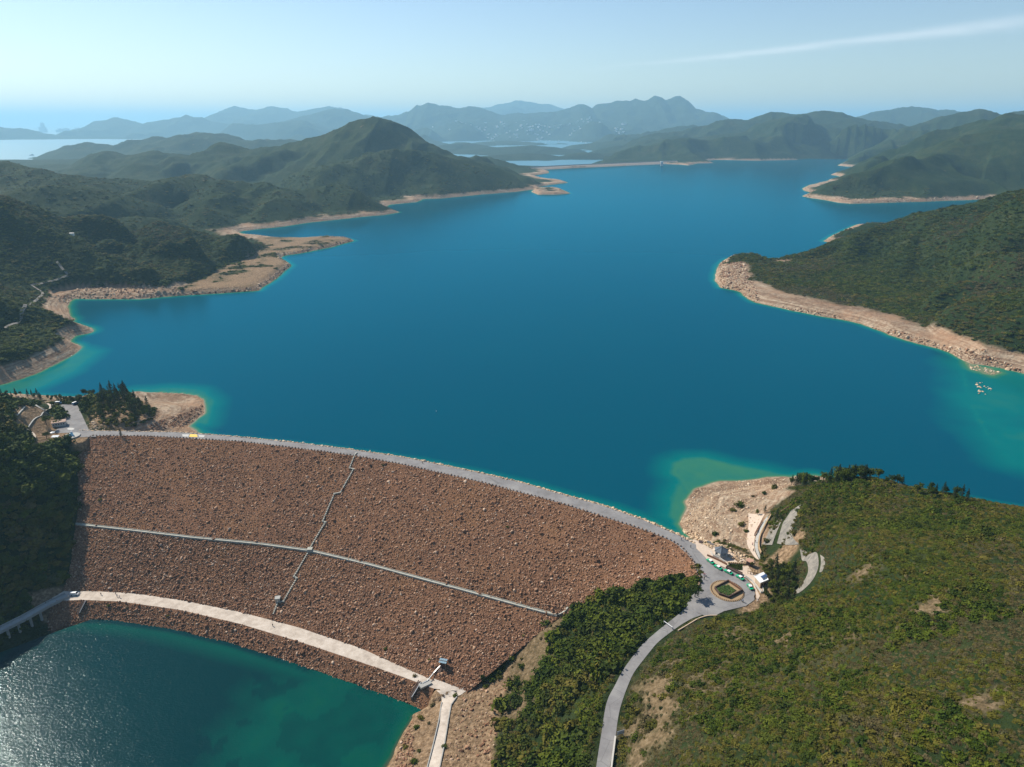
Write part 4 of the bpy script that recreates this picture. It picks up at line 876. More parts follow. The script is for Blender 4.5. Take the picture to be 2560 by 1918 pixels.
# rubble over the dam face
def face_points(A, B, n, seed):
    r = np.random.default_rng(seed); s = r.random(n) * (NS2 - 1.001); t = r.random(n); i = s.astype(int); f = (s - i)[:, None]
    a = A[i] * (1 - f) + A[i + 1] * f; b_ = B[i] * (1 - f) + B[i + 1] * f
    return a * (1 - t[:, None]) + b_ * t[:, None]
pts = np.vstack([face_points(D_dn, D_mid, 88000, 1), face_points(D_mid, D_tu, 66000, 2), face_points(D_tl, D_pool, 17000, 3)])
dens = fbm(pts[:, 0], pts[:, 1], 24, 4, 300)
pts = pts[(rng.random(len(pts)) < .80 + .5 * dens)]
pts[:, 2] += fbm(pts[:, 0], pts[:, 1], 3.4, 3, 201) * .14 + fbm(pts[:, 0], pts[:, 1], 11, 2, 202) * .3 + .02
rsz = np.clip(rng.lognormal(-1.32, .5, len(pts)), .12, 1.35)
scatter('rubble', pts, rsz, rng.integers(0, 4, len(pts)), brown, 'brown rubble stones covering the sloping face of the dam', 'rubble', tilt=.5)
# pale riprap upstream of the crest
pts = face_points(D_up, offs(D_up, 7) - (0, 0, 4.5), 5200, 6)
e = np.array([G(a, b_)[:] for a, b_ in [(1700,1335),(1740,1352),(1775,1375),(1800,1382),(1830,1396),(1862,1408),(1876,1412)]]); e2 = np.array([G(a, b_)[:] for a, b_ in [(1715,1325),(1750,1340),(1790,1358),(1815,1368),(1845,1380),(1875,1396),(1885,1402)]])
n = 700; t = rng.random(n); ee, ee2 = resample(e, 50), resample(e2, 50); i = rng.integers(0, 50, n); pp = ee[i] * (1 - t[:, None]) + ee2[i] * t[:, None] + rng.normal(size=(n, 3)) * (.5, .5, 0)
pp[:, 2] = [top(a, b_) for a, b_ in pp[:, :2]]
e = np.array([P(a, b_, 64) for a, b_ in [(225,1062),(232,1074),(260,1078),(330,1078)]]); n = 160; ee = resample(e, 60); p3 = ee[rng.integers(0, 60, n)] + rng.normal(size=(n, 3)) * (1.2, 2, 0) + (0, 2, 0); p3[:, 2] = zat(p3[:, 0], p3[:, 1])
pts = np.vstack([pts, pp, p3])
scatter('riprap', pts + (0, 0, .15), np.clip(rng.lognormal(-.6, .38, len(pts)), .25, 1.3), rng.integers(0, 5, len(pts)), boulders, 'pale yellow boulders piled along the water side of the crest road', 'boulders', tilt=.5)
# stones on the beach and on the bare islets
def sample_px(poly, n, seed, z=57):
    """ground points whose picture lies inside a photograph polygon (uniform on the ground)"""
    w = np.array([G(a, b_)[:2] for a, b_ in poly]); r = np.random.default_rng(seed)
    lo, hi = w.min(0), w.max(0); q = r.uniform(lo, hi, (n * 4, 2)); q = q[inside_poly(q[:, 0], q[:, 1], w)][:n]; return q
def on(q, dz=0): return np.c_[q, zat(q[:, 0], q[:, 1]) + dz]
q = np.vstack([sample_px([(1700,1310),(1712,1250),(1745,1222),(1850,1204),(2000,1195),(1990,1215),(1930,1250),(1900,1300),(1880,1380),(1800,1358),(1730,1335)], 2400, 11), sample_px([(1700,1305),(1712,1250),(1790,1260),(1800,1320),(1740,1335)], 900, 12)])
q = on(q); q = q[q[:, 2] > RES_Z + .1]
scatter('beach_stones', q, np.clip(rng.lognormal(-1.15, .45, len(q)), .12, .9), rng.integers(0, 5, len(q)), boulders, 'loose pale stones strewn over the tan beach', 'stones', tilt=.4)
q = np.vstack([sample_px([(400,1075),(455,1066),(508,1034),(506,1010),(470,1030),(400,1050),(370,1070)], 700, 13), sample_px([(1020,1765),(1035,1790),(990,1890),(960,1925),(940,1925)], 400, 14), sample_px([(1160,1730),(1270,1700),(1230,1900),(1110,1910)], 260, 15)])
q = on(q); scatter('shore_rubble', q, np.clip(rng.lognormal(-.8, .4, len(q)), .2, 1.2), rng.integers(0, 4, len(q)), brown, 'dark broken stones along the waterline and bare earth', 'rubble', tilt=.4)
# reef stones at the far shore
q = on(sample_px([(2415,912),(2450,915),(2500,932),(2480,938),(2430,926)], 70, 16)); q[:, 2] = RES_Z + .05
q2 = on(sample_px([(2432,965),(2475,962),(2478,985),(2455,1002),(2440,990)], 22, 17)); q2[:, 2] = RES_Z + .05
q = np.vstack([q, q2]); scatter('reef_rocks', q, np.clip(rng.lognormal(-.2, .4, len(q)), .4, 2), rng.integers(0, 5, len(q)), boulders, 'pale rocks breaking the green shallows off the bare shore', 'rocks', tilt=.4, flat=.7)

# ------------------------------------------------------------------ scrub cover
BARE_NOW = np.maximum(GB2, SOIL)
AVOID = [(np.array([P(a, b_, 64)[:2] for a, b_ in p_])) for p_ in [
    [(1742,1372),(1790,1350),(1860,1392),(1935,1480),(1895,1500),(1880,1540),(1830,1545),(1760,1560),(1710,1515),(1740,1480),(1755,1440)],
    [(129,1008),(196,1009),(226,1072),(250,1094),(180,1108),(125,1105),(135,1082),(150,1065),(158,1050),(148,1022)]]]
SLOPE_PX = [[(2003,1262),(1990,1300),(1965,1345),(1945,1375),(1912,1390),(1912,1370),(1935,1330),(1975,1275)],
            [(2000,1378),(2040,1378),(2062,1395),(2062,1425),(2045,1460),(2010,1490),(1985,1490),(2010,1460),(2015,1420)],
            [(1905,1398),(1945,1372),(1999,1358),(2006,1380),(1994,1402),(1940,1410)],
            [(1870,1290),(1900,1280),(1925,1290),(1912,1320),(1900,1350),(1903,1400),(1880,1395),(1870,1360)]]
AVOID += [np.array([G(a, b_)[:2] for a, b_ in p_]) for p_ in SLOPE_PX]
TER_PX = [(62,1016),(100,1008),(130,1012),(150,1045),(140,1065),(100,1090),(85,1095),(70,1078),(30,1057)]
AVOID += [np.array([G(a, b_)[:2] for a, b_ in TER_PX])]
def allowed(q, road=6.5, b0=.5):
    x, y = q[:, 0], q[:, 1]; z = zat(x, y)
    ok = lookup(BARE_NOW, x, y) < b0 * rng.uniform(.3, 1.3, len(q))
    ok &= ((z > RES_Z + 1) | ((y < 420) & (z > POOL_Z + .8)))
    ok &= ~((y < 480) & inside_poly(x, y, DAM_POLY))
    ok &= (dist_polyline(x, y, side_road) > road)
    for a in AVOID: ok &= ~inside_poly(x, y, a)
    return ok, z
def polar(n, r0, r1, a0, a1, seed):
    r = np.random.default_rng(seed); rr = np.sqrt(r.uniform(r0 * r0, r1 * r1, n)); a = np.radians(r.uniform(a0, a1, n)); return np.stack([rr * np.sin(a), rr * np.cos(a)], 1)
AVOID += [np.array([P(a, b_, 56)[:2] for a, b_ in p_]) for p_ in [[(1640,1320),(1680,1225),(1740,1185),(1850,1175),(2000,1172),(2005,1208),(1965,1232),(1985,1252),(1922,1288),(1905,1295),(1880,1385),(1740,1350)], [(1560,1290),(1742,1340),(1768,1380),(1758,1445),(1700,1436),(1600,1430)]]]
ALLSRC = SRC[0] + SRC[1] + SRC[2]
def kinds(x, y, seed, sc=45, bias=0):
    v = fbm(x, y, sc, 4, seed) + bias + rng.normal(size=len(x)) * .22
    return np.where(v < .0, rng.integers(0, 3, len(x)), np.where(v < .32, rng.integers(3, 6, len(x)), rng.integers(6, 8, len(x))))
def cover(name, q, size, seed, label, flat=.8, bias=0, gap=-.9, road=6.5, sc=45, ext_mask=None):
    ok, z = allowed(q, road)
    ok &= fbm(q[:, 0], q[:, 1], 34 if name == 'bushes' else 16, 4, seed + 5) > gap - rng.random(len(q)) * .25
    if ext_mask is not None: ok &= ext_mask(q[:, 0], q[:, 1])
    q, z = q[ok], z[ok]; s = size * np.clip(rng.lognormal(0, .35, len(q)), .45, 2.2)
    return scatter(name, np.c_[q, z - s * .12], s, kinds(q[:, 0], q[:, 1], seed, sc, bias), ALLSRC, label, 'scrub', flat=flat, tilt=.12, seed=seed)
hill_right = lambda x, y: (x > np.interp(y, side_road[::-1, 1], side_road[::-1, 0]))
valley = lambda x, y: (x <= np.interp(y, side_road[::-1, 1], side_road[::-1, 0])) & (x > -25) & (y < 330)
q = polar(86000, 105, 430, 2, 59, 31)
cover('scrub', q, .85, 400, 'low mixed green and brown scrub covering the near hill', .5, bias=.3, gap=-.38, road=4.4, ext_mask=hill_right)
q = polar(33000, 105, 430, 2, 59, 39)
cover('bushes', q, 1.3, 404, 'rounder green bushes standing out of the low scrub on the near hill', .7, bias=-.12, gap=.06, road=5.0, sc=30, ext_mask=hill_right)
q = polar(5200, 150, 420, -8, 24, 32)
cover('thicket', q, 2.7, 420, 'dense dark green thicket between the dam and the side road', .95, bias=-.28, gap=-.38, road=5.0, ext_mask=valley)
q = polar(9000, 150, 420, -8, 24, 38)
cover('underscrub', q, 1.1, 425, 'low olive scrub under the thicket beside the dam', .8, bias=.12, gap=-.8, road=4.6, ext_mask=valley)
q = polar(15000, 250, 640, -62, -29, 33)
cover('woodland', q, 2.9, 430, 'dark shaded woodland on the steep slope beside the dam', .95, bias=-.25, ext_mask=lambda x, y: (x < -235) & ~((x > -330) & (y > 462)) )
q = polar(100000, 600, 1450, -45, 45, 34)
cover('hill_scrub', q, 2.3, 440, 'green scrub on the slopes on both sides of the reservoir', .55, bias=.08, gap=-.5, sc=110)
q = polar(50000, 1450, 2600, -45, 45, 35)
cover('far_scrub', q, 2.8, 450, 'green scrub on the distant slopes', .5, bias=0, gap=.02, sc=260)
q = sample_px([(196,1012),(245,985),(300,985),(345,1000),(390,1025),(385,1052),(330,1068),(250,1062),(226,1055),(214,1035)], 900, 61)
z = zat(q[:, 0], q[:, 1]); scatter('headland_scrub', np.c_[q, z - .2], 1.3 * rng.lognormal(0, .3, len(q)), kinds(q[:, 0], q[:, 1], 62, 45, -.1), ALLSRC, 'bushy undergrowth below the trees of the headland', 'undergrowth', flat=.9, tilt=.1)
_t = rng.integers(2, 57, 900); _p = side_road[_t, :2]; _d = side_road[_t + 1, :2] - side_road[_t - 1, :2]; _n = np.stack([-_d[:, 1], _d[:, 0]], 1); _n /= np.hypot(*_n.T)[:, None]; _n *= np.where(_n[:, :1] < 0, 1, -1)
q = _p + _n * rng.uniform(4.6, 9.5, 900)[:, None] + rng.normal(size=(900, 2)) * .8; q = q[~inside_poly(q[:, 0], q[:, 1], AVOID[0]) & (dist_polyline(q[:, 0], q[:, 1], side_road) > 4.4)]
scatter('roadside_scrub', np.c_[q, zat(q[:, 0], q[:, 1]) - .1], 1.25 * rng.lognormal(0, .3, len(q)), kinds(q[:, 0], q[:, 1], 69, 20, -.05), ALLSRC, 'bushes crowding the thicket side edge of the side road', 'scrub', flat=.85, tilt=.1)
def shore_stones(name, poly, n, seed, label, s0=-.3):
    q = sample_px(poly, n, seed); z = zat(q[:, 0], q[:, 1]); ok = (z > RES_Z + .1) & (lookup(GB2, q[:, 0], q[:, 1]) > .5); q, z = q[ok], z[ok]
    scatter(name, np.c_[q, z + .05], np.clip(rng.lognormal(s0, .5, len(q)), .3, 3), rng.integers(0, 9, len(q)), boulders + brown, label, 'rocks', tilt=.4)
shore_stones('shore_rocks', [(1790,650),(1850,640),(1900,760),(2100,790),(2350,860),(2560,925),(2560,945),(2470,925),(2340,880),(2150,818),(1940,776),(1860,755),(1800,725)], 9000, 63, 'broken rocks along the bare bank of the long hill')
shore_stones('shore_rocks', [(2000,470),(2120,480),(2300,490),(2480,485),(2480,505),(2300,512),(2130,516),(2000,498)], 5000, 64, 'broken rocks along the bare bank of the far headland', .3)
shore_stones('shore_rocks', [(130,740),(200,720),(480,720),(660,620),(900,590),(890,610),(740,640),(730,680),(650,735),(150,755)], 9000, 65, 'broken rocks along the bare flats of the left headland', -.1)
print('cover', round(time.time() - T0, 1))
# ------------------------------------------------------------------ small mesh builder
class MB:
    def __init__(s): s.v = []; s.f = []
    def add(s, V, F):
        o = len(s.v); s.v += [tuple(map(float, p)) for p in V]; s.f += [tuple(int(i) + o for i in q) for q in F]; return s
    def box(s, c, d, rz=0, tp=1.0, ry=0):
        x, y, z = d[0] / 2, d[1] / 2, d[2] / 2; M = Matrix.Translation(c) @ Matrix.Rotation(rz, 4, 'Z') @ Matrix.Rotation(ry, 4, 'Y')
        V = [M @ Vector((a * x * (tp if k > 0 else 1), b_ * y * (tp if k > 0 else 1), k * z)) for k in (-1, 1) for a, b_ in ((-1, -1), (1, -1), (1, 1), (-1, 1))]
        return s.add(V, [(3, 2, 1, 0), (4, 5, 6, 7), (0, 1, 5, 4), (1, 2, 6, 5), (2, 3, 7, 6), (3, 0, 4, 7)])
    def prism(s, poly, z0, z1):
        n = len(poly); a = sum(poly[i][0] * poly[(i + 1) % n][1] - poly[(i + 1) % n][0] * poly[i][1] for i in range(n))
        if a < 0: poly = poly[::-1]
        z0 = [z0] * n if np.isscalar(z0) else z0; z1 = [z1] * n if np.isscalar(z1) else z1
        V = [(p[0], p[1], z0[i]) for i, p in enumerate(poly)] + [(p[0], p[1], z1[i]) for i, p in enumerate(poly)]
        return s.add(V, [tuple(range(n))[::-1], tuple(range(n, 2 * n))] + [(i, (i + 1) % n, n + (i + 1) % n, n + i) for i in range(n)])
    def cone(s, c, r0, r1, h, n=10, ax=None):
        M = Matrix.Translation(c)
        if ax is not None: M = M @ Vector(ax).to_track_quat('Z', 'Y').to_matrix().to_4x4()
        V = [M @ Vector((r * math.cos(6.28318 * i / n), r * math.sin(6.28318 * i / n), k * h)) for k, r in ((0, r0), (1, r1)) for i in range(n)]
        return s.add(V, [tuple(range(n))[::-1], tuple(range(n, 2 * n))] + [(i, (i + 1) % n, n + (i + 1) % n, n + i) for i in range(n)])
    def bar(s, a, b_, w, h=None):
        a, b_ = Vector(a), Vector(b_); d = b_ - a; L = d.length; q = d.to_track_quat('X', 'Z').to_matrix().to_4x4()
        M = Matrix.Translation((a + b_) / 2) @ q; x, y, z = L / 2, w / 2, (h or w) / 2
        V = [M @ Vector((p * x, r * y, k * z)) for k in (-1, 1) for p, r in ((-1, -1), (1, -1), (1, 1), (-1, 1))]
        return s.add(V, [(3, 2, 1, 0), (4, 5, 6, 7), (0, 1, 5, 4), (1, 2, 6, 5), (2, 3, 7, 6), (3, 0, 4, 7)])
    def build(s, name, mat, parent=None, smooth=False, bevel=0):
        o = mesh_np(name, s.v, s.f, mat, smooth=smooth, parent=parent)
        if bevel:
            md = o.modifiers.new('bevel', 'BEVEL'); md.width = bevel; md.segments = 2
        return o
def copy_tree(o, parent=None):
    c = o.copy(); C.objects.link(c); c.parent = parent
    for k_, v_ in list(c.items()):
        pass
    for ch in list(o.children): copy_tree(ch, c)
    return c
def mat(name, col, rough=.6, metal=0, var=.08, scale=3): return simple_mat(name, col, rough, metal, var, scale)
M_GREEN = mat('taxi_green', (.0, .36, .16), .3); M_WHITE = mat('white_paint', (.8, .8, .78), .35); M_GLASS = mat('dark_glass', (.02, .025, .03), .1); M_TYRE = mat('rubber', (.02, .02, .02), .9)
M_LAMP = mat('lamp_lens', (.7, .7, .65), .2); M_SLATE = mat('slate_roof', (.075, .095, .12), .7, var=.2); M_WOOD = mat('brown_timber', (.16, .075, .04), .8, var=.3); M_DWOOD = mat('dark_timber', (.07, .04, .03), .85, var=.3)
M_TWOOD = mat('tan_timber', (.42, .29, .16), .8, var=.25); M_WCONC = mat('white_concrete', (.47, .45, .41), .8, var=.12); M_TANW = mat('tan_wall', (.5, .38, .27), .85, var=.15)
M_PV = mat('solar_cells', (.05, .09, .19), .25, var=.2, scale=1); M_STEEL = mat('galvanised_steel', (.45, .47, .48), .4, .6); M_SHOT, nt, b = new_mat('shotcrete'); nb = NB(nt)
c = nb.ramp(nb.noise(.35, 6, .75), [(.3, (.10, .095, .085)), (.5, (.19, .175, .15)), (.72, (.29, .26, .22))]); nb.l.new(c, b.inputs['Base Color']); b.inputs['Roughness'].default_value = .95; nb.bump(nb.noise(1.2, 4, .7), .6, .4, b)
M_BLUEW = mat('pale_blue_paint', (.35, .62, .78), .5); M_LAWN = simple_mat('lawn', (.08, .15, .025), .9, var=.5, scale=2.5); M_SAND = simple_mat('dry_earth', (.30, .21, .115), .95, var=.25, scale=1.5); M_YEL = mat('yellow_marking', (.75, .5, .08), .8); M_WMARK = mat('white_marking', (.42, .42, .4), .8)
M_SKIN = mat('skin', (.5, .3, .2), .6)

# ------------------------------------------------------------------ dam details
def on_dam(pts, lift=.25):
    out = []
    for a, b_ in pts: p = G(a, b_); out.append(Vector((p.x, p.y, p.z + lift)))
    return out
# level inspection path across the face
wk = MB(); A_, B_ = offs(D_mid, .6), offs(D_mid, -.6)
def strip_prism(mb, A, B, z0, z1):
    n = len(A); V = []
    for i in range(n):
        V += [(A[i][0], A[i][1], A[i][2] + z0), (B[i][0], B[i][1], B[i][2] + z0), (B[i][0], B[i][1], B[i][2] + z1), (A[i][0], A[i][1], A[i][2] + z1)]
    F = []
    for i in range(n - 1):
        o = 4 * i; F += [(o, o + 4, o + 5, o + 1), (o + 1, o + 5, o + 6, o + 2), (o + 2, o + 6, o + 7, o + 3), (o + 3, o + 7, o + 4, o)]
    F += [(0, 1, 2, 3), (4 * n - 1, 4 * n - 2, 4 * n - 3, 4 * n - 4)]
    mb.add(V, F)
A_[:, 2] = B_[:, 2] = MID_Z
strip_prism(wk, A_[::3], B_[::3], -1.2, .65)
A2, B2 = offs(D_mid, .75), offs(D_mid, .5); A2[:, 2] = B2[:, 2] = MID_Z; strip_prism(wk, A2[::3], B2[::3], .6, 1.0)
M_CHAN = mat('weathered_concrete', (.36, .36, .31), .9, var=.3, scale=.5)
wk.build('inspection_path', M_CHAN, dam)
zig = on_dam([(891,1134),(874,1172),(884,1174),(851,1233),(836,1236),(807,1305),(814,1307),(775,1372)], .5); zig2 = on_dam([(772,1380),(735,1443),(742,1447),(709,1505),(695,1507),(683,1538)], .5)
for z_ in (zig, zig2):
    st = MB()
    for a, b_ in zip(z_[:-1], z_[1:]):
        n = max(1, int((b_ - a).length / 1.2))
        for i in range(n):
            p, q_ = a.lerp(b_, i / n), a.lerp(b_, (i + 1) / n); m_ = (p + q_) / 2
            dz = top(m_.x, m_.y) + .45; st.bar((p.x, p.y, dz), (q_.x, q_.y, dz), .7, .6)
        st.box((a.x, a.y, top(a.x, a.y) + .4), (1.0, 1.0, .7))
    st.build('staircase', M_CHAN, dam)
p = G(775, 1376); MB().box((0, 0, 0), (3, 3, 2.4)).build('landing', M_CHAN, dam).location = (p.x, p.y, MID_Z + .4)
p = G(695, 1503)
hut = empty('gauge_hut', (p.x, p.y, p.z), .2); hut.scale = (.75, .75, .8); tag(hut, 'small square concrete hut beside the lower end of the zigzag stairs on the dam face', 'hut')
MB().box((0, 0, 1.2), (3.4, 3.4, 3.6)).build('wall', M_CHAN, hut); MB().box((0, 0, 3.1), (4.0, 4.0, .35)).build('roof', M_GREYC, hut); MB().box((0, -1.72, .9), (1, .1, 1.9)).build('door', M_STEEL, hut)
# solar station by the berm road
p = G(1108, 1668)
so = empty('solar_panel_shed', (p.x, p.y, p.z), -.25); so.scale = (.85, .85, .85); tag(so, 'tilted solar panel roof over a dark shed at the foot of the brown dam face', 'solar panel')
MB().box((0, .4, 1.6), (3.2, 2.6, 3.6)).build('shed', M_DWOOD, so)
for x_, y_ in ((-1.9, -1.2), (1.9, -1.2), (-1.9, 1.6), (1.9, 1.6)): MB().bar((x_, y_, -.5), (x_, y_, 4.1 + (y_ + 1.2) * .2), .14).build('leg', M_STEEL, so)
pn = MB(); 
for i in range(4):
    for j in range(2): pn.box((-1.8 + i * 1.2, -.65 + j * 1.75, 4.3 + j * .42), (1.12, 1.65, .08))
o = pn.build('panel', mat('pale_solar_cells', (.22, .32, .38), .2, var=.15), so)
hr = on_dam([(1101,1668),(1085,1685),(1068,1706),(1057,1712)], .9)
h_ = MB()
for a, b_ in zip(hr[:-1], hr[1:]): h_.bar(a, b_, .35, .3)
for a in hr: h_.bar((a.x, a.y, a.z - 1), a, .2)
tag(h_.build('handrail', M_STEEL), 'grey handrail crossing the berm road to the solar panel shed', 'handrail')
ds = on_dam([(1097,1684),(1110,1658)], .5); d_ = MB(); d_.bar(ds[0], ds[1], 1.6, .5); tag(d_.build('access_steps', M_DWOOD), 'dark steps climbing from the berm road to the solar panel shed', 'steps')
# dark flights of steps down to the pool
for pts, lb in (([(1050,1708),(1027,1746)], 'dark steel steps running down to the pool beside the concrete road junction'), ([(213,1505),(197,1536)], 'dark steps down to the pool at the shaded end of the berm road')):
    a, b_ = on_dam(pts, .7); sroot = empty('water_steps', a); m_ = MB(); d = b_ - a; n = 14; pr = Vector((-d.y, d.x, 0)).normalized()
    for i in range(n): q_ = d * ((i + .5) / n); m_.box(q_, (1.7, 1.2, .25), math.atan2(d.y, d.x))
    m_.build('tread', M_DWOOD, sroot)
    for sgn in (-1, 1):
        r_ = MB(); r_.bar(pr * sgn * .9 + Vector((0, 0, .6)), d + pr * sgn * .9 + Vector((0, 0, .6)), .3, .35)
        for i in range(6): q_ = d * (i / 5) + pr * sgn * .9; r_.bar(q_ - Vector((0, 0, .8)), q_ + Vector((0, 0, .6)), .12)
        r_.build('railing', M_STEEL if sgn > 0 else M_DWOOD, sroot)
    tag(sroot, lb, 'steps')
p = G(1063, 1712); o = MB().box((0, 0, .3), (6, 3.2, 1.0), .6).build('platform', M_GREYC); o.location = p; tag(o, 'pale concrete landing block above the dark pool steps', 'landing')
# kerb line of the service road
for pts, lb in (([(1142,1742),(1128,1762),(1121,1800),(1111,1860),(1098,1925)], 'low concrete kerb along the scrub side of the concrete road'), ([(1104,1752),(1097,1800),(1082,1860),(1065,1925)], 'low concrete kerb along the pool side of the concrete road')):
    k_ = MB(); q = [Vector(P(a, b_, 10)) for a, b_ in pts]
    for a, b_ in zip(q[:-1], q[1:]):
        za, zb = top(a.x, a.y), top(b_.x, b_.y); k_.bar((a.x, a.y, za + .3), (b_.x, b_.y, zb + .3), .45, .6)
    tag(k_.build('kerb', M_GREYC), lb, 'kerb')
# guard stones along the crest road and the turning circle
V, F = rock_mesh(130, 1); V = V * (.75, .5, .62) + (0, 0, .3)
stone0 = mesh_np('guard_stone', V, F, simple_mat('guard_stone', (.24, .16, .11), .9, var=.3)); GS_N = 0
lineK = [tuple(p) for p in offs(D_dn, .5)[int(.03 * NS2):]]
seg = np.array(lineK); d = np.r_[0, np.cumsum(np.hypot(*np.diff(seg[:, :2], axis=0).T))]
extra = [P(a, b_, 64.05) for a, b_ in [(1748,1441),(1752,1449),(1749,1460),(1744,1472)]]
pos = [np.array([np.interp(s_, d, seg[:, k_]) for k_ in range(3)]) for s_ in np.arange(1, d[-1], 2.45)]
L_ = resample(np.array(extra), 12); pos += list(L_)
for i, p in enumerate(pos):
    o = stone0 if i == 0 else stone0.copy()
    if i: C.objects.link(o)
    o.location = (p[0], p[1], 64.05); o.rotation_euler = (0, 0, rng.uniform(0, 6.28)); s_ = rng.uniform(.8, 1.2); o.scale = (s_, s_, s_)
    tag(o, 'squat brown guard stone in the row along the downhill edge of the crest road', 'guard stone', 'guard stones along the crest road')
# yellow crossing on the crest road
cy = [P(474,1086.0,64)[:2], P(490,1085.5,64)[:2], P(497,1092.5,64)[:2], P(477,1093,64)[:2]]
patch('road_marking', [(475,1085.6),(492,1086.2),(494,1092.6),(473,1092.2)], 64.12, M_YEL, 'yellow painted block on the crest road', 'marking')
patch('road_marking', [(455,1086),(473,1085.8),(471,1092),(457,1091.6)], 64.12, M_WMARK, 'worn white paint beside the yellow block', 'marking')
patch('road_marking', [(496,1087),(512,1088),(510,1093.2),(498,1092.8)], 64.12, M_WMARK, 'worn white paint on the other side of the yellow block', 'marking')

# ------------------------------------------------------------------ taxis
def make_taxi():
    r = empty('taxi', (0, 0, 0))
    prof = [(-2.3, .35), (-2.32, .75), (-2.1, .88), (-1.35, .93), (-.95, 1.4), (.45, 1.42), (1.05, .95), (2.0, .82), (2.3, .68), (2.34, .35)]
    m = MB(); n = len(prof); W = .85
    low = [(x, min(z, .93)) for x, z in prof]
    V = [(x, y, z) for y in (-W, W) for x, z in low]; F = [tuple(range(n)), tuple(range(n, 2 * n))[::-1]] + [(i, n + i, n + (i + 1) % n, (i + 1) % n) for i in range(n)]
    m.add(V, F); m.build('body', M_GREEN, r, bevel=.07)
    cab = MB(); V = []
    for z, x0, x1, w in ((.93, -1.35, 1.05, .8), (1.36, -.92, .45, .68)): V += [(x0, -w, z), (x1, -w, z), (x1, w, z), (x0, w, z)]
    cab.add(V, [(0, 1, 5, 4), (1, 2, 6, 5), (2, 3, 7, 6), (3, 0, 4, 7), (4, 5, 6, 7)]); cab.build('window', M_GLASS, r)
    rf = MB().box((-.235, 0, 1.42), (1.62, 1.5, .12), tp=.92).build('roof', M_WHITE, r, bevel=.03)
    MB().box((-.1, 0, 1.54), (.2, .5, .13)).build('roof_sign', M_LAMP, r)
    pl_ = MB()
    for y_ in (-.76, .76):
        pl_.bar((-1.33, y_, .95), (-.92, y_ * .9, 1.37), .1); pl_.bar((1.03, y_, .95), (.45, y_ * .9, 1.37), .08); pl_.bar((-.2, y_ * 1.02, .95), (-.2, y_ * .92, 1.37), .08)
    pl_.build('pillar', M_WHITE, r)
    for x_ in (-1.35, 1.4):
        for y_ in (-.8, .8):
            w = MB().cone((x_, y_ - .1, .32), .32, .32, .2, 14, (0, 1, 0)).build('wheel', M_TYRE, r); MB().cone((x_, y_ - .115, .32), .18, .18, .23, 10, (0, 1, 0)).build('rim', M_STEEL, w)
    for y_ in (-.6, .6): MB().box((2.32, y_, .62), (.06, .34, .16)).build('headlight', M_LAMP, r); MB().box((-2.33, y_, .66), (.05, .34, .14)).build('tail_lamp', mat('red_lens', (.5, .03, .02), .3) if y_ < 0 else bpy.data.materials['red_lens'], r)
    for z_, x_ in ((.42, 2.36), (.42, -2.36)): MB().box((x_, 0, z_), (.12, 1.6, .2)).build('bumper', M_TYRE, r)
    return r
taxi0 = make_taxi()
TX = [((1784.5,1410.8),(1767,1397.6),'green taxi with white roof at the head of the queue nearest the pavilion'), ((1806,1426),(1784,1412.5),'second green taxi in the queue counted from the pavilion'), ((1832,1437),(1810,1425),'green taxi in the middle of the queue of five beside the long planter'),
      ((1861,1452),(1839,1437),'fourth green taxi in the queue beside the paved ramp'), ((1882,1477.5),(1868,1458.5),'green taxi last in the queue standing apart near the toilet building')]
for i, (rear, front, lb) in enumerate(TX):
    o = taxi0 if i == 0 else copy_tree(taxi0)
    a = Vector(P(*rear, 64.4)); b_ = Vector(P(*front, 64.4)); m_ = (a + b_) / 2; o.location = (m_.x, m_.y, 64.07); o.rotation_euler = (0, 0, math.atan2(b_.y - a.y, b_.x - a.x)); o.scale = (1.0, 1.0, 1.0)
    tag(o, lb, 'taxi', 'green taxis queueing at the turning circle')

# ------------------------------------------------------------------ turning circle island
ic = Vector(P(1817.7, 1477.5, 64)); RX, RY = 7.9, 8.3
isl = empty('roundabout_island', (ic.x, ic.y, 64.06)); tag(isl, 'round island of dry earth around a timber walled lawn in the turning circle', 'roundabout')
MB().prism([(RX * math.cos(a), RY * math.sin(a)) for a in np.linspace(0, 6.28, 49)[:-1]], -.2, .15).build('earth_bed', M_SAND, isl, bevel=.05)
dia = [Vector(P(a, b_, 64.6)) - Vector((ic.x, ic.y, 0)) for a, b_ in [(1786.9,1470.5),(1820.5,1452.6),(1855,1476.5),(1822,1494),(1799,1486)]]
dia = [(p.x, p.y) for p in dia]
for i in range(5):
    a, b_ = dia[i], dia[(i + 1) % 5]; MB().bar((*a, .65), (*b_, .65), .45, 1.3).build('planter_wall', M_WOOD if i == 1 else M_DWOOD, isl)
cx, cy_ = np.mean([p[0] for p in dia]), np.mean([p[1] for p in dia])
MB().prism([(cx + (p[0] - cx) * .93, cy_ + (p[1] - cy_) * .93) for p in dia], .1, .45).build('soil', M_SAND, isl)
lw = [(cx + (p[0] - cx) * k_, cy_ + (p[1] - cy_) * k_) for p, k_ in zip(dia, (.85, .6, .62, .8, .85))]
pts = rng.uniform(-9, 9, (3000, 2)); pts = pts[inside_poly(pts[:, 0], pts[:, 1], np.array(lw))]; V, F, n_ = [], [], 0
for x_, y_ in pts[:900]:
    vv, ff = blob(rng, 7, (.3, .3, .3), leaf=.16, low=-.2); V.append(vv + (x_, y_, .55)); F.append(ff + n_); n_ += len(vv)
mesh_np('lawn', np.vstack(V), np.vstack(F), M_LAWN, parent=isl)
V, F = rock_mesh(140, 1); kb = mesh_np('kerb_stone', V * (.5, .34, .36) + (0, 0, .2), F, simple_mat('kerb_stone', (.16, .09, .06), .9, var=.3)); 
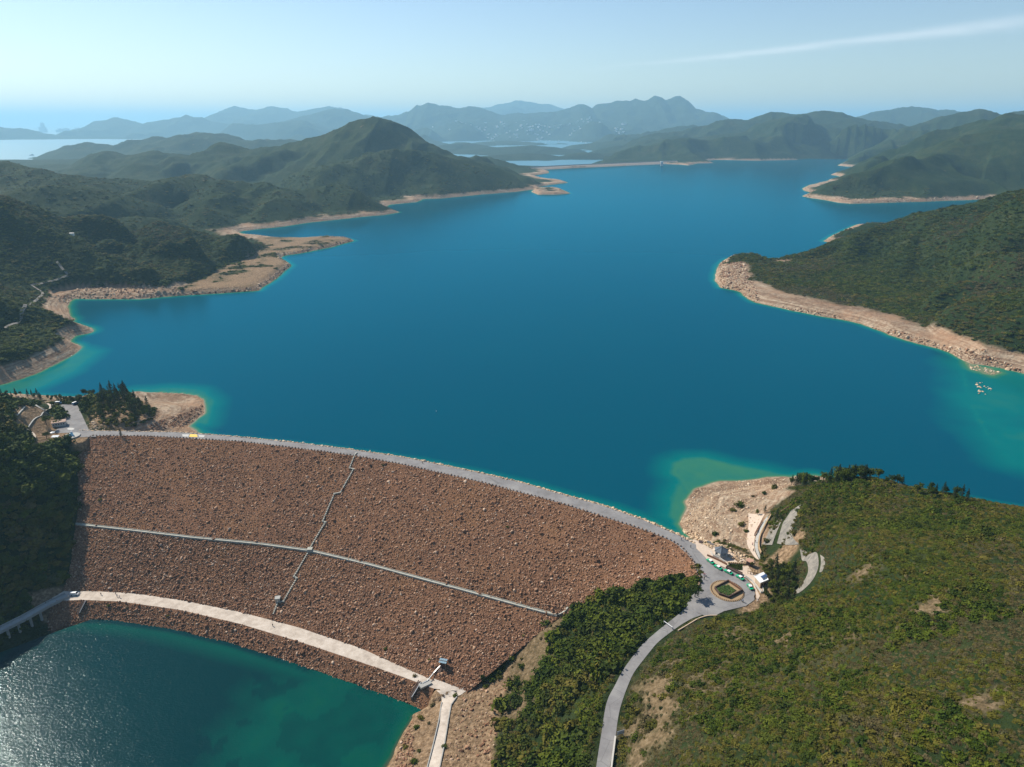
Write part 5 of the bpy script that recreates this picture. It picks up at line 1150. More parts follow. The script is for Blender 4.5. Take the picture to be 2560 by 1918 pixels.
for i in range(46):
    a = 6.28318 * i / 46; o = kb if i == 0 else kb.copy()
    if i: C.objects.link(o)
    o.location = (ic.x + (RX - .5) * math.cos(a), ic.y + (RY - .5) * math.sin(a), 64.2); o.rotation_euler = (0, 0, a + 1.57)
    tag(o, 'small dark kerb stone in the ring round the island of the turning circle', 'kerb stone', 'kerb stones round the island')

# ------------------------------------------------------------------ pavilion
pc = Vector(P(1802, 1388, 64.1)); pv = empty('pavilion', (pc.x, pc.y, 64.06), .2); tag(pv, 'open hexagonal pavilion with a pointed blue grey roof beside the boulder row', 'pavilion')
hx = lambda r, k_=6, o_=0: [(r * math.cos(6.28318 * i / k_ + o_), r * math.sin(6.28318 * i / k_ + o_)) for i in range(k_)]
MB().prism(hx(3.6), 0, .3).build('floor_slab', M_WCONC, pv)
rf = MB(); e = hx(3.75); rf.add([(x_, y_, 2.95) for x_, y_ in e] + [(x_, y_, 3.1) for x_, y_ in e] + [(0, 0, 5.0)], [(5, 4, 3, 2, 1, 0)] + [(i, (i + 1) % 6, 6 + (i + 1) % 6, 6 + i) for i in range(6)] + [(6 + i, 6 + (i + 1) % 6, 12) for i in range(6)])
roof = rf.build('roof', M_SLATE, pv)
rd_ = MB()
for x_, y_ in e: rd_.bar((x_, y_, 3.14), (0, 0, 5.06), .16)
rd_.cone((0, 0, 4.95), .25, .05, .5); rd_.build('ridge', M_SLATE, roof)
for x_, y_ in hx(3.1): MB().cone((x_, y_, .3), .17, .15, 2.7).build('post', M_WCONC, pv)
for i in (2, 3, 4):
    a, b_ = hx(3.2)[i], hx(3.2)[(i + 1) % 6]; MB().bar((*a, .75), (*b_, .75), .4, .9).build('seat_wall', M_WCONC, pv)
# plaza around it
patch('plaza_paving', [(1773,1382),(1782,1370),(1800,1368),(1836,1386),(1868,1403),(1862,1409),(1820,1405),(1800,1402)], 64.10, M_PAVE, 'sandy paved terrace around the pavilion', 'pavement')
def wall_line(name, pts, z, w, h, m, label, cat, zb=64.0, grp=None):
    k_ = MB(); q = [Vector(P(a, b_, z)) for a, b_ in pts]
    for a, b_ in zip(q[:-1], q[1:]): k_.bar((a.x, a.y, zb + h / 2), (b_.x, b_.y, zb + h / 2), w, h)
    o = k_.build(name, m); tag(o, label, cat, grp); return o
wall_line('low_wall', [(1768,1388),(1785,1395),(1802,1403),(1817,1411)], 64.4, .5, .9, M_WOOD, 'low brown timber wall between the pavilion terrace and the first taxis', 'wall')
wall_line('retaining_wall', [(1776,1379),(1783,1389),(1799,1396),(1812,1405)], 64.5, .35, 1.1, M_WCONC, 'pale concrete wall on the road side of the pavilion', 'wall')
wall_line('back_wall', [(1819,1405.5),(1840,1406),(1864,1409)], 64.5, .35, .7, M_TANW, 'tan kerb wall behind the row of low posts at the little lawn', 'wall')
pb = MB().box((0, 0, .35), (.5, .5, .7)).build('marker_post', M_TWOOD)
for i in range(9):
    o = pb if i == 0 else pb.copy()
    if i: C.objects.link(o)
    o.location = Vector(P(1821 + i * 5.2, 1408.5 + i * .3, 64.1)); tag(o, 'short tan post in the row above the little lawn', 'post', 'short posts above the lawn')
patch('lawn_bed', [(1820,1411),(1858,1412),(1853,1421),(1850,1426),(1822,1415)], 64.14, M_LAWN, 'small triangular lawn behind the long dark planter', 'lawn')
pts = np.array([P(a, b_, 64.2) for a, b_ in zip(rng.uniform(1822, 1854, 300), rng.uniform(1411, 1424, 300))]); pts = pts[pts[:, 1] > 0]
V, F, n_ = [], [], 0
for p in pts:
    vv, ff = blob(rng, 8, (.4, .4, .3), leaf=.2, low=-.2); V.append(vv + p); F.append(ff + n_); n_ += len(vv)
tag(mesh_np('bedding_plants', np.vstack(V), np.vstack(F), M_LF[0]), 'green bedding plants filling the little lawn', 'plants', kind='stuff')
pl = empty('long_planter', Vector(P(1834, 1427, 64))); tag(pl, 'long dark walled planter running beside the middle taxis', 'planter')
o_ = Vector(P(1834, 1427, 64)); q = [Vector(P(a, b_, 64.6)) - o_ for a, b_ in [(1815,1418),(1818,1415.5),(1856,1433),(1853,1437)]]; q = [(p.x, p.y) for p in q]
for i in range(4): MB().bar((*q[i], .5), (*q[(i + 1) % 4], .5), .25, 1.0).build('side_wall', M_DWOOD, pl)
MB().prism(q, .1, .7).build('soil', M_DWOOD, pl)
patch('ramp_paving', [(1855,1424),(1862,1416),(1870,1414),(1884,1437),(1892,1450),(1910,1476),(1904,1482),(1882,1452),(1866,1440)], 64.16, M_PAVE, 'pale paved ramp leading up to the toilet building', 'pavement')
wall_line('ramp_wall', [(1864,1440),(1880,1451),(1893,1466),(1903,1480),(1909,1480),(1907,1468),(1896,1452),(1884,1439)], 64.7, .3, 1.1, M_WCONC, 'pale wall and rail around the ramp of the toilet building', 'wall')
# little brown roofed shelter and pergola
p = Vector(P(1873, 1412, 64)); sh = empty('ticket_kiosk', p, .75); tag(sh, 'small kiosk with a flat reddish brown roof between pavilion and grove', 'kiosk')
MB().box((0, 0, 1.2), (2.2, 2.4, 2.4)).build('wall', M_DWOOD, sh); MB().box((0, 0, 2.55), (3.2, 3.3, .22)).build('roof', mat('brick_red_roof', (.42, .24, .17), .8), sh)
p = Vector(P(1883, 1434, 64)); pg = empty('timber_pergola', p, -.35); tag(pg, 'row of brown timber frames beside the solar roofed toilet building', 'pergola')
for i in range(5): f_ = MB(); f_.bar((-2.6 + i * 1.3, -1, 0), (-2.6 + i * 1.3, -1, 1.5), .2); f_.bar((-2.6 + i * 1.3, 1, 0), (-2.6 + i * 1.3, 1, 1.5), .2); f_.bar((-2.6 + i * 1.3, -1.2, 1.5), (-2.6 + i * 1.3, 1.2, 1.5), .2); f_.build('portal', M_TWOOD, pg)
MB().bar((-2.8, -1, 1.6), (2.9, -1, 1.6), .2).build('beam', M_TWOOD, pg); MB().bar((-2.8, 1, 1.6), (2.9, 1, 1.6), .2).build('beam', M_TWOOD, pg)
ib = MB
for i, (a, b_, lb) in enumerate([(1772,1361,'grey notice board beside the pink flowering bush'), (1779,1366,'grey notice board nearest the pavilion roof')]):
    p = Vector(P(a, b_, 64)); s_ = empty('notice_board', p, -.5); MB().box((0, 0, 1.4), (2.2, .1, 1.1)).build('board', M_STEEL, s_)
    for x_ in (-.9, .9): MB().bar((x_, 0, 0), (x_, 0, 1.9), .1).build('post', M_DWOOD, s_)
    tag(s_, lb, 'notice board', 'notice boards near the pavilion')
# toilet building with solar panels
cs = [Vector(P(a, b_, 67.5)) for a, b_ in [(1886,1440.5),(1909,1431.5),(1921,1450),(1901,1458)]]; cc = sum(cs, Vector()) / 4
tb = empty('toilet_building', (cc.x, cc.y, 64)); tag(tb, 'small building with a white flat roof carrying blue solar panels beside the grove', 'building')
rel = [((p.x - cc.x), (p.y - cc.y)) for p in cs]; ins_ = [(a * .84, b_ * .84) for a, b_ in rel]
MB().prism(ins_, 0, 3.25).build('wall', M_TANW, tb); roof = MB().prism(rel, 3.25, 3.6).build('roof', M_WHITE, tb)
for i in range(4): MB().bar((*rel[i], 3.7), (*rel[(i + 1) % 4], 3.7), .15, .2).build('parapet', M_WHITE, roof)
pc4 = [Vector(P(a, b_, 68.3)) for a, b_ in [(1895.5,1436.5),(1908.5,1431),(1919,1439.5),(1906.5,1447)]]
pp = MB(); fr_ = MB()
def bil(u, v): return pc4[0].lerp(pc4[1], u).lerp(pc4[3].lerp(pc4[2], u), v) - Vector((cc.x, cc.y, 64))
for i in range(6):
    for j in range(2):
        a, b_, c_, d_ = bil((i + .05) / 6, (j + .04) / 2), bil((i + .95) / 6, (j + .04) / 2), bil((i + .95) / 6, (j + .96) / 2), bil((i + .05) / 6, (j + .96) / 2)
        zz_ = [4.15 + .35 * (j * .5 + q_) for q_ in (0, 0, .5, .5)]; pp.prism([(p.x, p.y) for p in (a, b_, c_, d_)], [z - .05 for z in zz_], zz_)
pp.build('solar_panel', M_PV, tb)
a, b_, c_, d_ = bil(0, 0), bil(1, 0), bil(1, 1), bil(0, 1); fr_.prism([(p.x, p.y) for p in (a, b_, c_, d_)], [4.0, 4.0, 4.35, 4.35], [4.08, 4.08, 4.42, 4.42])
fr_.build('panel_frame', M_WHITE, tb)
q1, q2 = Vector((*ins_[3], 0)), Vector((*ins_[2], 0))
for t_ in (.25, .7):
    m_ = q1.lerp(q2, t_); n_ = Vector((m_.x, m_.y, 0)).normalized(); MB().box((m_.x, m_.y, 1.1), (.9, .25, 2.1), math.atan2((q2 - q1).y, (q2 - q1).x)).build('door', M_DWOOD, tb)
# pink flowering bush
V, F = shrub_mesh(61, 200, 0); o = mesh_np('flowering_bush', V, F, leaf_mat('pink_flowers', [(.2, .08, .09), (.35, .16, .18), (.3, .2, .2), (.12, .1, .06)])); o.location = Vector(P(1752, 1357, 64)); o.scale = (1.7, 1.3, 1.3)
tag(o, 'low bush with pinkish flowers at the roadside above the boulders', 'bush')

# walkway, fences and slope facings
rb = ribbon('beach_walkway', [G(a, b_) for a, b_ in [(1919,1291),(1903,1312),(1891,1338),(1886,1358),(1888,1378),(1898,1398)]], [G(a, b_) for a, b_ in [(1925,1292),(1908,1318),(1898,1340),(1894,1358),(1895,1376),(1903,1396)]], M_GREYC, lift=.25)
tag(rb, 'grey walkway curving up from the terrace to the beach', 'path', kind='structure')
rb = ribbon('sandy_track', [G(a, b_) for a, b_ in [(1870,1284),(1872,1310),(1868,1340),(1866,1360),(1880,1385),(1890,1398)]], [G(a, b_) for a, b_ in [(1912,1285),(1898,1312),(1888,1338),(1884,1360),(1887,1380),(1898,1400)]], M_PAVE, lift=.12)
tag(rb, 'pale sandy track beside the walkway', 'path', kind='structure')
def fence(pts, m, label, h=1.3, w=.35):
    root = None; q = [G(a, b_) for a, b_ in pts]; root = empty('timber_fence', q[0])
    rl = MB(); ps = MB()
    for a, b_ in zip(q[:-1], q[1:]):
        for k_ in (.5, 1.0): rl.bar(a - q[0] + Vector((0, 0, h * k_)), b_ - q[0] + Vector((0, 0, h * k_)), w, .28)
    rl.build('rail', m, root)
    for a in q: MB().bar(a - q[0] - Vector((0, 0, .3)), a - q[0] + Vector((0, 0, h)), .3).build('post', m, root)
    tag(root, label, 'fence'); return root
fence([(1926,1292),(1919,1304),(1911,1318),(1903,1334),(1898,1348),(1896,1362),(1897,1374),(1902,1386)], M_TWOOD, 'tan timber fence curving beside the grey walkway', 1.4, .6)
fence([(1886,1340),(1895,1322),(1905,1306)], M_WOOD, 'short brown fence on the beach side of the walkway')
fence([(1950,1284),(1966,1274),(1984,1262),(1996,1252)], M_WOOD, 'brown fence on the upper path towards the shoreline trees')
for A_, B_, lb in [([(1985,1268),(1960,1302),(1950,1332),(1942,1360)], [(2002,1262),(1992,1296),(1976,1332),(1985,1352),(1999,1362)], 'grey sprayed concrete slope above the brown drain strip'),
                   ([(1948,1296),(1930,1312),(1918,1340),(1906,1362)], [(1956,1298),(1946,1322),(1936,1345),(1930,1364)], 'grey sprayed concrete slope nearest the walkway'),
                   ([(1999,1374),(2014,1404),(2023,1434),(2006,1464),(1980,1486)], [(2010,1374),(2044,1382),(2048,1420),(2029,1461),(1997,1484)], 'curved grey sprayed concrete slope beside the grove'),
                   ([(2050,1388),(2054,1404),(2048,1432)], [(2060,1395),(2066,1410),(2054,1432)], 'narrow grey strip of sprayed concrete beyond the curved slope')]:
    A_, B_ = [G(*a) for a in A_], [G(*a) for a in B_]
    tag(ribbon('slope_facing', A_, B_, M_SHOT, lift=.35, cross=9), lb, 'slope facing')
# pale landing at the head of the side road and rails beside it
def kerbrun(name, pts, m, label, cat, w=.4, h=.6, lift=.3):
    k_ = MB(); q = resample(np.array([G(a, b_)[:] for a, b_ in pts]), 30)
    for a, b_ in zip(q[:-1], q[1:]): k_.bar((a[0], a[1], top(a[0], a[1]) + lift), (b_[0], b_[1], top(b_[0], b_[1]) + lift), w, h)
    o = k_.build(name, m); tag(o, label, cat); return o
kerbrun('kerb', [(1800,1541),(1770,1540),(1745,1548),(1722,1562),(1695,1578)], M_TANW, 'tan kerb curving along the scrub side of the side road near the turning circle', 'kerb')
kerbrun('parapet', [(1538,1846),(1535,1870),(1531,1900),(1526,1940)], M_WCONC, 'white parapet wall beside the road at the bottom of the hill', 'wall', .6, 1.2, .6)
g0, g1 = G(1660, 1558), G(1681, 1573); k_ = empty('road_barrier', g0); d = g1 - g0; MB().bar((0, 0, 1), (d.x, d.y, 1), .22).build('bar', M_WHITE, k_); MB().box((0, 0, .55), (.5, .5, 1.1)).build('post', M_STEEL, k_); MB().box((d.x, d.y, .55), (.4, .4, 1.1)).build('post', M_STEEL, k_); tag(k_, 'white barrier pole across the side road', 'barrier')
g0 = G(1541, 1846); k_ = empty('direction_sign', (g0.x, g0.y, g0.z), .35); MB().box((1.6, 0, 2.2), (3.0, .12, 1.7)).build('sign_board', M_STEEL, k_)
for i in range(3): MB().box((1.6, -.09, 1.7 + i * .5), (2.7, .05, .12)).build('frame_bar', M_WHITE, k_)
for x_ in (.3, 2.9): MB().bar((x_, 0, -.5), (x_, 0, 3), .14).build('post', M_STEEL, k_)
tag(k_, 'grey metal sign frame at the end of the white parapet beside the side road', 'sign')
kerbrun('drain_channel', [(1420,1519),(1412,1530),(1398,1537),(1382,1536),(1362,1531)], M_CHAN, 'pale curved drain at the end of the inspection path', 'drain', .9, .5)
# ------------------------------------------------------------------ left abutment
pz = Vector(P(180, 1091, 64))
ped = empty('memorial', (pz.x, pz.y, 64.05)); tag(ped, 'pale blue and white abstract memorial on a round grey plinth beside the car park', 'memorial')
MB().cone((0, 0, 0), 5.3, 5.3, .7, 32).build('plinth', M_GREYC, ped)
s_ = MB(); s_.cone((-1.3, .2, .7), 1.7, .7, .6, 12).cone((0, 0, .7), 1.3, .75, 1.6, 10).cone((.1, .1, 2.3), .95, .3, 1.2, 9).cone((-.9, -.2, 1.1), .8, .3, 1.0, 8); s_.build('sculpture', M_BLUEW, ped)
s_ = MB(); s_.cone((.15, .05, 3.1), .62, .45, .8, 10).box((-2.2, -.3, .9), (2.0, .9, .5), .3); s_.build('white_stone', M_WHITE, ped)
for pts, nm, lb, sz, m in [((149,1064), 'pump_house', 'flat roofed concrete building with a brown roof beside the car park', (8.5, 5.0, 3.2), M_GREYC)]:
    p = Vector(P(*pts, 64)); h_ = empty(nm, (p.x, p.y, 64.05), .45); tag(h_, lb, 'building')
    MB().box((0, 0, sz[2] / 2), sz).build('wall', M_WCONC, h_); MB().box((0, 0, sz[2] + .12), (sz[0] + .8, sz[1] + .8, .28)).build('roof', mat('brown_flat_roof', (.33, .23, .18), .9), h_)
    for i in range(5): MB().box((-3.2 + i * 1.6, -sz[1] / 2 - .03, 1.9), (.7, .08, .9)).build('window', M_GLASS, h_)
p = Vector(P(140, 1100, 64)); h_ = empty('rain_shelter', (p.x, p.y, 64.05), .2); tag(h_, 'open shelter with a pale grey roof below the memorial plinth', 'shelter'); MB().box((0, 0, 2.7), (4.4, 3.6, .2), ry=.06).build('roof', M_STEEL, h_)
for x_ in (-1.9, 1.9):
    for y_ in (-1.5, 1.5): MB().bar((x_, y_, 0), (x_, y_, 2.7), .14).build('post', M_DWOOD, h_)
p = Vector(P(133, 1088, 64)); h_ = empty('market_umbrella', (p.x, p.y, 64.05)); tag(h_, 'small white canopy between the round tree and the memorial', 'canopy'); MB().cone((0, 0, 2.1), 1.6, .1, .7, 8).build('canopy', M_WHITE, h_); MB().bar((0, 0, 0), (0, 0, 2.3), .1).build('pole', M_STEEL, h_)
kk = [P(184 + 9 * math.cos(a) - 7, 1072.6 + 3 * math.sin(a), 64)[:2] for a in np.linspace(0, 6.28, 17)[:-1]]
bm = MB(); bm.add([(*p, 64.10) for p in kk], [tuple(range(16))[::-1]]); o = bm.build('road_marking', M_WMARK); tag(o, 'pale round paint mark on the car park', 'marking', kind='structure')
# vehicles
def make_van(nm, body, roofm):
    r = empty(nm, (0, 0, 0)); prof = [(-2.3, .4), (-2.35, 1.1), (-2.2, 1.95), (1.2, 1.98), (1.75, 1.25), (2.3, 1.05), (2.38, .4)]; n = len(prof)
    m = MB(); m.add([(x_, y_, z_) for y_ in (-.88, .88) for x_, z_ in prof], [tuple(range(n)), tuple(range(n, 2 * n))[::-1]] + [(i, n + i, n + (i + 1) % n, (i + 1) % n) for i in range(n)]); m.build('body', body, r, bevel=.08)
    for y_ in (-.9, .9): MB().box((-.5, y_, 1.45), (2.9, .03, .5)).build('window', M_GLASS, r)
    w_ = MB(); w_.add([(1.26, -.75, 1.93), (1.26, .75, 1.93), (1.78, .75, 1.29), (1.78, -.75, 1.29)], [(0, 3, 2, 1)]); w_.build('windscreen', M_GLASS, r)
    MB().box((-.5, 0, 2.0), (3.2, 1.5, .06)).build('roof', roofm, r)
    for x_ in (-1.4, 1.4):
        for y_ in (-.82, .82): MB().cone((x_, y_ - .1, .34), .34, .34, .2, 12, (0, 1, 0)).build('wheel', M_TYRE, r)
    return r
v1 = make_van('van', M_WHITE, M_WHITE); p = G(187, 1488); v1.location = (p.x, p.y, 10.1); v1.rotation_euler = (0, 0, .05); tag(v1, 'white van parked in the shade where the bridge meets the berm road', 'van')
M_VB = mat('blue_paint', (.05, .18, .35), .35)
v2 = make_van('van', M_VB, M_WHITE); p = Vector(P(146, 1007, 65)); v2.location = (p.x, p.y, 64.1); v2.rotation_euler = (0, 0, .1); tag(v2, 'blue van with white roof parked at the far edge of the car park', 'van', 'vans at the car park edge')
v3 = copy_tree(v2); p = Vector(P(188, 1008, 65)); v3.location = (p.x, p.y, 64.1); v3.rotation_euler = (0, 0, 1.2); tag(v3, 'blue van with white roof at the car park corner beside the trees', 'van', 'vans at the car park edge')
# terraced slope lines
for pts, w, lb in [([(63,1017),(48,1034),(25,1053)], 1.0, 'pale channel running down the upper terrace slope'), ([(65,1074),(90,1046),(107,1032),(116,1030),(145,1040)], .9, 'pale bent channel across the terrace above the round trees'),
                   ([(65,1074),(81,1084),(87,1095),(75,1110)], 2.2, 'wide pale path bending down at the foot of the terraces'), ([(116,1008),(128,1016),(124,1022),(113,1027)], 1.6, 'pale steps from the terrace to the far car park corner'),
                   ([(78,1002),(91,1010),(90,1016),(101,1021),(111,1027)], 1.0, 'thin pale steps along the top of the terraces'), ([(25,1056),(45,1067),(64,1076)], 1.3, 'pale edge path along the lower side of the terraces')]:
    kerbrun('slope_channel', pts, M_CONC if w > 1.5 else M_GREYC, lb, 'channel', w, .4, .15)
# bridge
bA = [P(-40, 1598, 10), P(0, 1577, 10), P(60, 1547, 10), P(120, 1513, 10), P(168, 1490, 10)]; br = empty('road_bridge', (0, 0, 0)); tag(br, 'long narrow concrete bridge on pillars crossing the shaded corner of the pool', 'bridge')
dk = MB()
for a, b_ in zip(bA[:-1], bA[1:]): dk.bar((a[0], a[1], 10.0), (b_[0], b_[1], 10.0), 5.2, .7)
dk.build('deck', M_GREYC, br)
for sg in (-1, 1):
    r_ = MB()
    for a, b_ in zip(bA[:-1], bA[1:]):
        d = Vector(b_) - Vector(a); n_ = Vector((-d.y, d.x, 0)).normalized() * 2.5 * sg
        r_.bar(Vector((a[0], a[1], 10.9)) + n_, Vector((b_[0], b_[1], 10.9)) + n_, .25, .9)
    r_.build('parapet', M_GREYC, br)
for a, b_ in [(18,1574),(45,1560),(75,1545),(100,1531)]:
    p = P(a, b_, 9); MB().bar((p[0], p[1], -1), (p[0], p[1], 9.8), 1.0).build('pillar', M_GREYC, br)

# ------------------------------------------------------------------ trees
def tree_proto(seed, kind):
    r = np.random.default_rng(seed); root = empty({0: 'broadleaf_tree', 1: 'casuarina_tree', 2: 'spreading_tree'}[kind], (0, 0, 0)); t = MB()
    H = {0: 5.5, 1: 9.5, 2: 5.0}[kind]
    t.cone((0, 0, -.6), .22 if kind != 1 else .2, .08, H * .85 + .6, 7)
    V, F, n_ = [], [], 0; tips = []
    if kind == 1:
        for i in range(16):
            z = H * (.22 + .75 * i / 16); a = i * 2.4; rr = (1.9 * (1 - i / 17) + .35) * r.uniform(.7, 1.1); tips.append((math.cos(a) * rr * .6, math.sin(a) * rr * .6, z, rr * .62, rr * .5, .16))
        tips.append((0, 0, H, .4, .9, .13))
    else:
        for i in range(11 if kind == 0 else 13):
            a = r.uniform(0, 6.28); d = r.uniform(.3, 1.5 if kind == 0 else 2.5); z = H * r.uniform(.5, .95) if kind == 0 else H * r.uniform(.62, .85); tips.append((math.cos(a) * d, math.sin(a) * d, z, r.uniform(.85, 1.25), r.uniform(.65, 1.0), .2))
    for x_, y_, z_, rr, rz_, lf in tips:
        t.bar((0, 0, max(.6, z_ - 1.4 - .3 * math.hypot(x_, y_))), (x_, y_, z_ - .1), .09)
        vv, ff = blob(r, 62, (rr, rr, rz_), leaf=lf, shell=.65, low=-.7); V.append(vv + (x_, y_, z_)); F.append(ff + n_); n_ += len(vv)
    t.build('trunk', M_BARK, root); mesh_np('crown', np.vstack(V), np.vstack(F), M_LF[3] if kind == 1 else M_LF[0], parent=root)
    return root
PROTO = [[tree_proto(200 + i, 0) for i in range(3)], [tree_proto(210 + i, 1) for i in range(3)], [tree_proto(220, 2)]]
used = set()
def plant(kind, x, y, s, label, group, z=None, i=None):
    pr = PROTO[kind]; i = int(rng.integers(0, len(pr))) if i is None else i; o = pr[i]
    if (kind, i) in used: o = copy_tree(o)
    used.add((kind, i)); o.location = (x, y, top(x, y) if z is None else z); o.rotation_euler = (0, 0, rng.uniform(0, 6.28)); o.scale = (s * rng.uniform(.9, 1.1), s * rng.uniform(.9, 1.1), s)
    tag(o, label, 'tree', group); return o
def grove(poly, n, kinds_, s0, s1, label, group, seed, sep=2.6):
    w = np.array([G(a, b_)[:2] for a, b_ in poly]); r = np.random.default_rng(seed); lo, hi = w.min(0), w.max(0); got = []
    for _ in range(6000):
        q = r.uniform(lo, hi)
        if not inside_poly(np.array([q[0]]), np.array([q[1]]), w)[0]: continue
        if any(math.hypot(q[0] - g_[0], q[1] - g_[1]) < sep for g_ in got): continue
        got.append(q)
        if len(got) >= n: break
    for q in got: plant(int(r.choice(kinds_)), q[0], q[1], r.uniform(s0, s1), label, group)
grove([(196,1012),(245,985),(300,985),(345,1000),(385,1025),(380,1050),(330,1066),(250,1060),(226,1055),(214,1035)], 100, [0, 0, 0, 1], .85, 1.3, 'tree in the dense mixed wood on the headland beside the car park', 'trees on the headland wood', 501, 3.0)
grove([(120,1006),(196,1009),(200,999),(120,996)], 16, [0], .6, .8, 'low tree in the belt along the far edge of the car park', 'trees behind the car park', 502, 2.4)
grove([(0,1000),(60,1000),(115,1004),(110,992),(0,988)], 16, [0, 0, 1], .6, .85, 'low tree on the rise above the terraces', 'trees above the terraces', 503, 3.0)
for a, b_, k_, s_, lb in [(116,1062,2,1.35,'large spreading tree between the terraces and the flat roofed building'), (117,1098,2,1.0,'round topped tree below the flat roofed building'), (158,1046,2,.95,'spreading tree shading the edge of the car park'), (303,1093,1,.62,'lone small conifer on the downhill edge of the crest road'),
                          (1737,1493,2,1.3,'dark spreading tree casting a shadow on the turning circle'), (1912,1282,1,.55,'dark conical tree at the head of the walkway'), (1941,1300,1,.72,'tallest conical tree by the bend of the timber fence'), (1893,1287,0,.6,'small round tree beside the conical one on the beach track'), (1956,1304,0,.55,'small round tree in front of the grey sprayed slope'),
                          (1879,1418,0,.55,'thin pale tree behind the small kiosk'), (124,985,1,.5,'slender conifer standing out above the belt of low trees')]:
    p = G(a, b_); plant(k_, p.x, p.y, s_, lb, None)
grove([(1908,1420),(1940,1414),(1972,1424),(1990,1448),(1985,1484),(1960,1508),(1925,1514),(1912,1494),(1926,1474),(1926,1450),(1910,1436)], 46, [0, 0, 0, 1], .62, .92, 'tree in the dense grove behind the toilet building', 'trees of the grove behind the toilet building', 504, 2.5)
# shoreline trees on the far side of the near hill
r_ = np.random.default_rng(9); nn = 0
for i in range(64):
    a = r_.uniform(1972, 2425) if i % 3 else r_.uniform(1985, 2200)
    for b_ in range(1150, 1300, 2):
        p = G(a, b_)
        if 56 < p.z and p.y < 460: break
    dy = r_.uniform(-3, 9) * (1.5 if a < 2150 else 1.0); d = Vector((p.x, p.y, 0)).normalized(); x_, y_ = p.x - d.x * (dy - 2), p.y - d.y * (dy - 2)
    kd_ = int(r_.choice([0, 0, 1])); plant(kd_, x_, y_, r_.uniform(.6, 1.0) * (1.5 if kd_ == 0 else 1.0) * (1.0 if a < 2200 else .75), 'dark tree in the belt along the shore side crest of the near hill', 'shoreline trees beyond the near hill')
# roadside trees
sr = side_road
for i in range(16):
    j = int(6 + i * 3.2); p = sr[min(j, 58)]; t_ = sr[min(j + 1, 59)] - sr[j - 1]; n_ = np.array((-t_[1], t_[0])); n_ /= np.hypot(*n_); n_ = n_ if n_[0] < 0 else -n_
    q = p[:2] + n_ * r_.uniform(6.2, 8.0); plant(0, q[0], q[1], r_.uniform(.55, .8), 'leafy tree on the thicket side edge of the side road', 'trees edging the side road')

# ------------------------------------------------------------------ people
def person(px, py, z, top_m, leg_m, label, rz=0, stride=.18, onz=None):
    p = G(px, py); zz_ = z if z is not None else top(p.x, p.y); root = empty('person', (p.x, p.y, zz_), rz)
    J = [(0, 0, .93), (0, 0, 1.15), (0, 0, 1.40), (0, 0, 1.50), (0, .01, 1.66), (.19, 0, 1.40), (.24, .05, 1.14), (.22, .16, .92), (-.19, 0, 1.40), (-.24, -.05, 1.14), (-.22, .04, .90), (.1, 0, .88), (.11, stride * .6, .48), (.11, stride, .07), (.11, stride + .14, .03), (-.1, 0, .88), (-.11, -stride * .3, .48), (-.11, -stride, .07), (-.11, -stride + .14, .03)]
    E_ = [(0, 1), (1, 2), (2, 3), (3, 4), (2, 5), (5, 6), (6, 7), (2, 8), (8, 9), (9, 10), (0, 11), (11, 12), (12, 13), (13, 14), (0, 15), (15, 16), (16, 17), (17, 18)]
    R_ = [.14, .13, .15, .06, .11, .07, .05, .04, .07, .05, .04, .09, .065, .045, .04, .09, .065, .045, .04]
    me = bpy.data.meshes.new('body'); me.from_pydata(J, E_, []); b_ = bpy.data.objects.new('body', me); C.objects.link(b_); b_.parent = root; me.materials.append(M_SKIN)
    sk = b_.modifiers.new('skin', 'SKIN'); 
    for v_, q_ in zip(me.skin_vertices[0].data, R_): v_.radius = (q_, q_)
    me.skin_vertices[0].data[0].use_root = True
    b_.modifiers.new('sub', 'SUBSURF').levels = 1
    c_ = MB(); c_.cone((0, 0, .88), .19, .22, .56, 10).bar((.19, 0, 1.38), (.25, .05, 1.12), .15).bar((-.19, 0, 1.38), (-.25, -.05, 1.12), .15); c_.build('shirt', top_m, root, smooth=True)
    t_ = MB(); t_.cone((0, 0, .80), .18, .18, .14, 10).bar((.1, 0, .85), (.11, stride, .1), .17).bar((-.1, 0, .85), (-.11, -stride, .1), .17); t_.build('trousers', leg_m, root)
    h_ = MB(); V_, F_ = ICO1; h_.add(V_ * (.115, .125, .1) + (0, -.01, 1.72), F_); h_.build('hair', M_TYRE, root, smooth=True)
    tag(root, label, 'person'); return root
cw = mat('white_cotton', (.7, .7, .7), .8); cr_ = mat('crimson_cotton', (.4, .03, .09), .8); cp = mat('pink_cotton', (.6, .25, .32), .8); cb = mat('navy_cotton', (.03, .04, .1), .8); cg = mat('grey_cotton', (.2, .2, .2), .8); ck = mat('black_cotton', (.015, .015, .018), .8); cbl = mat('blue_cotton', (.08, .2, .4), .8)
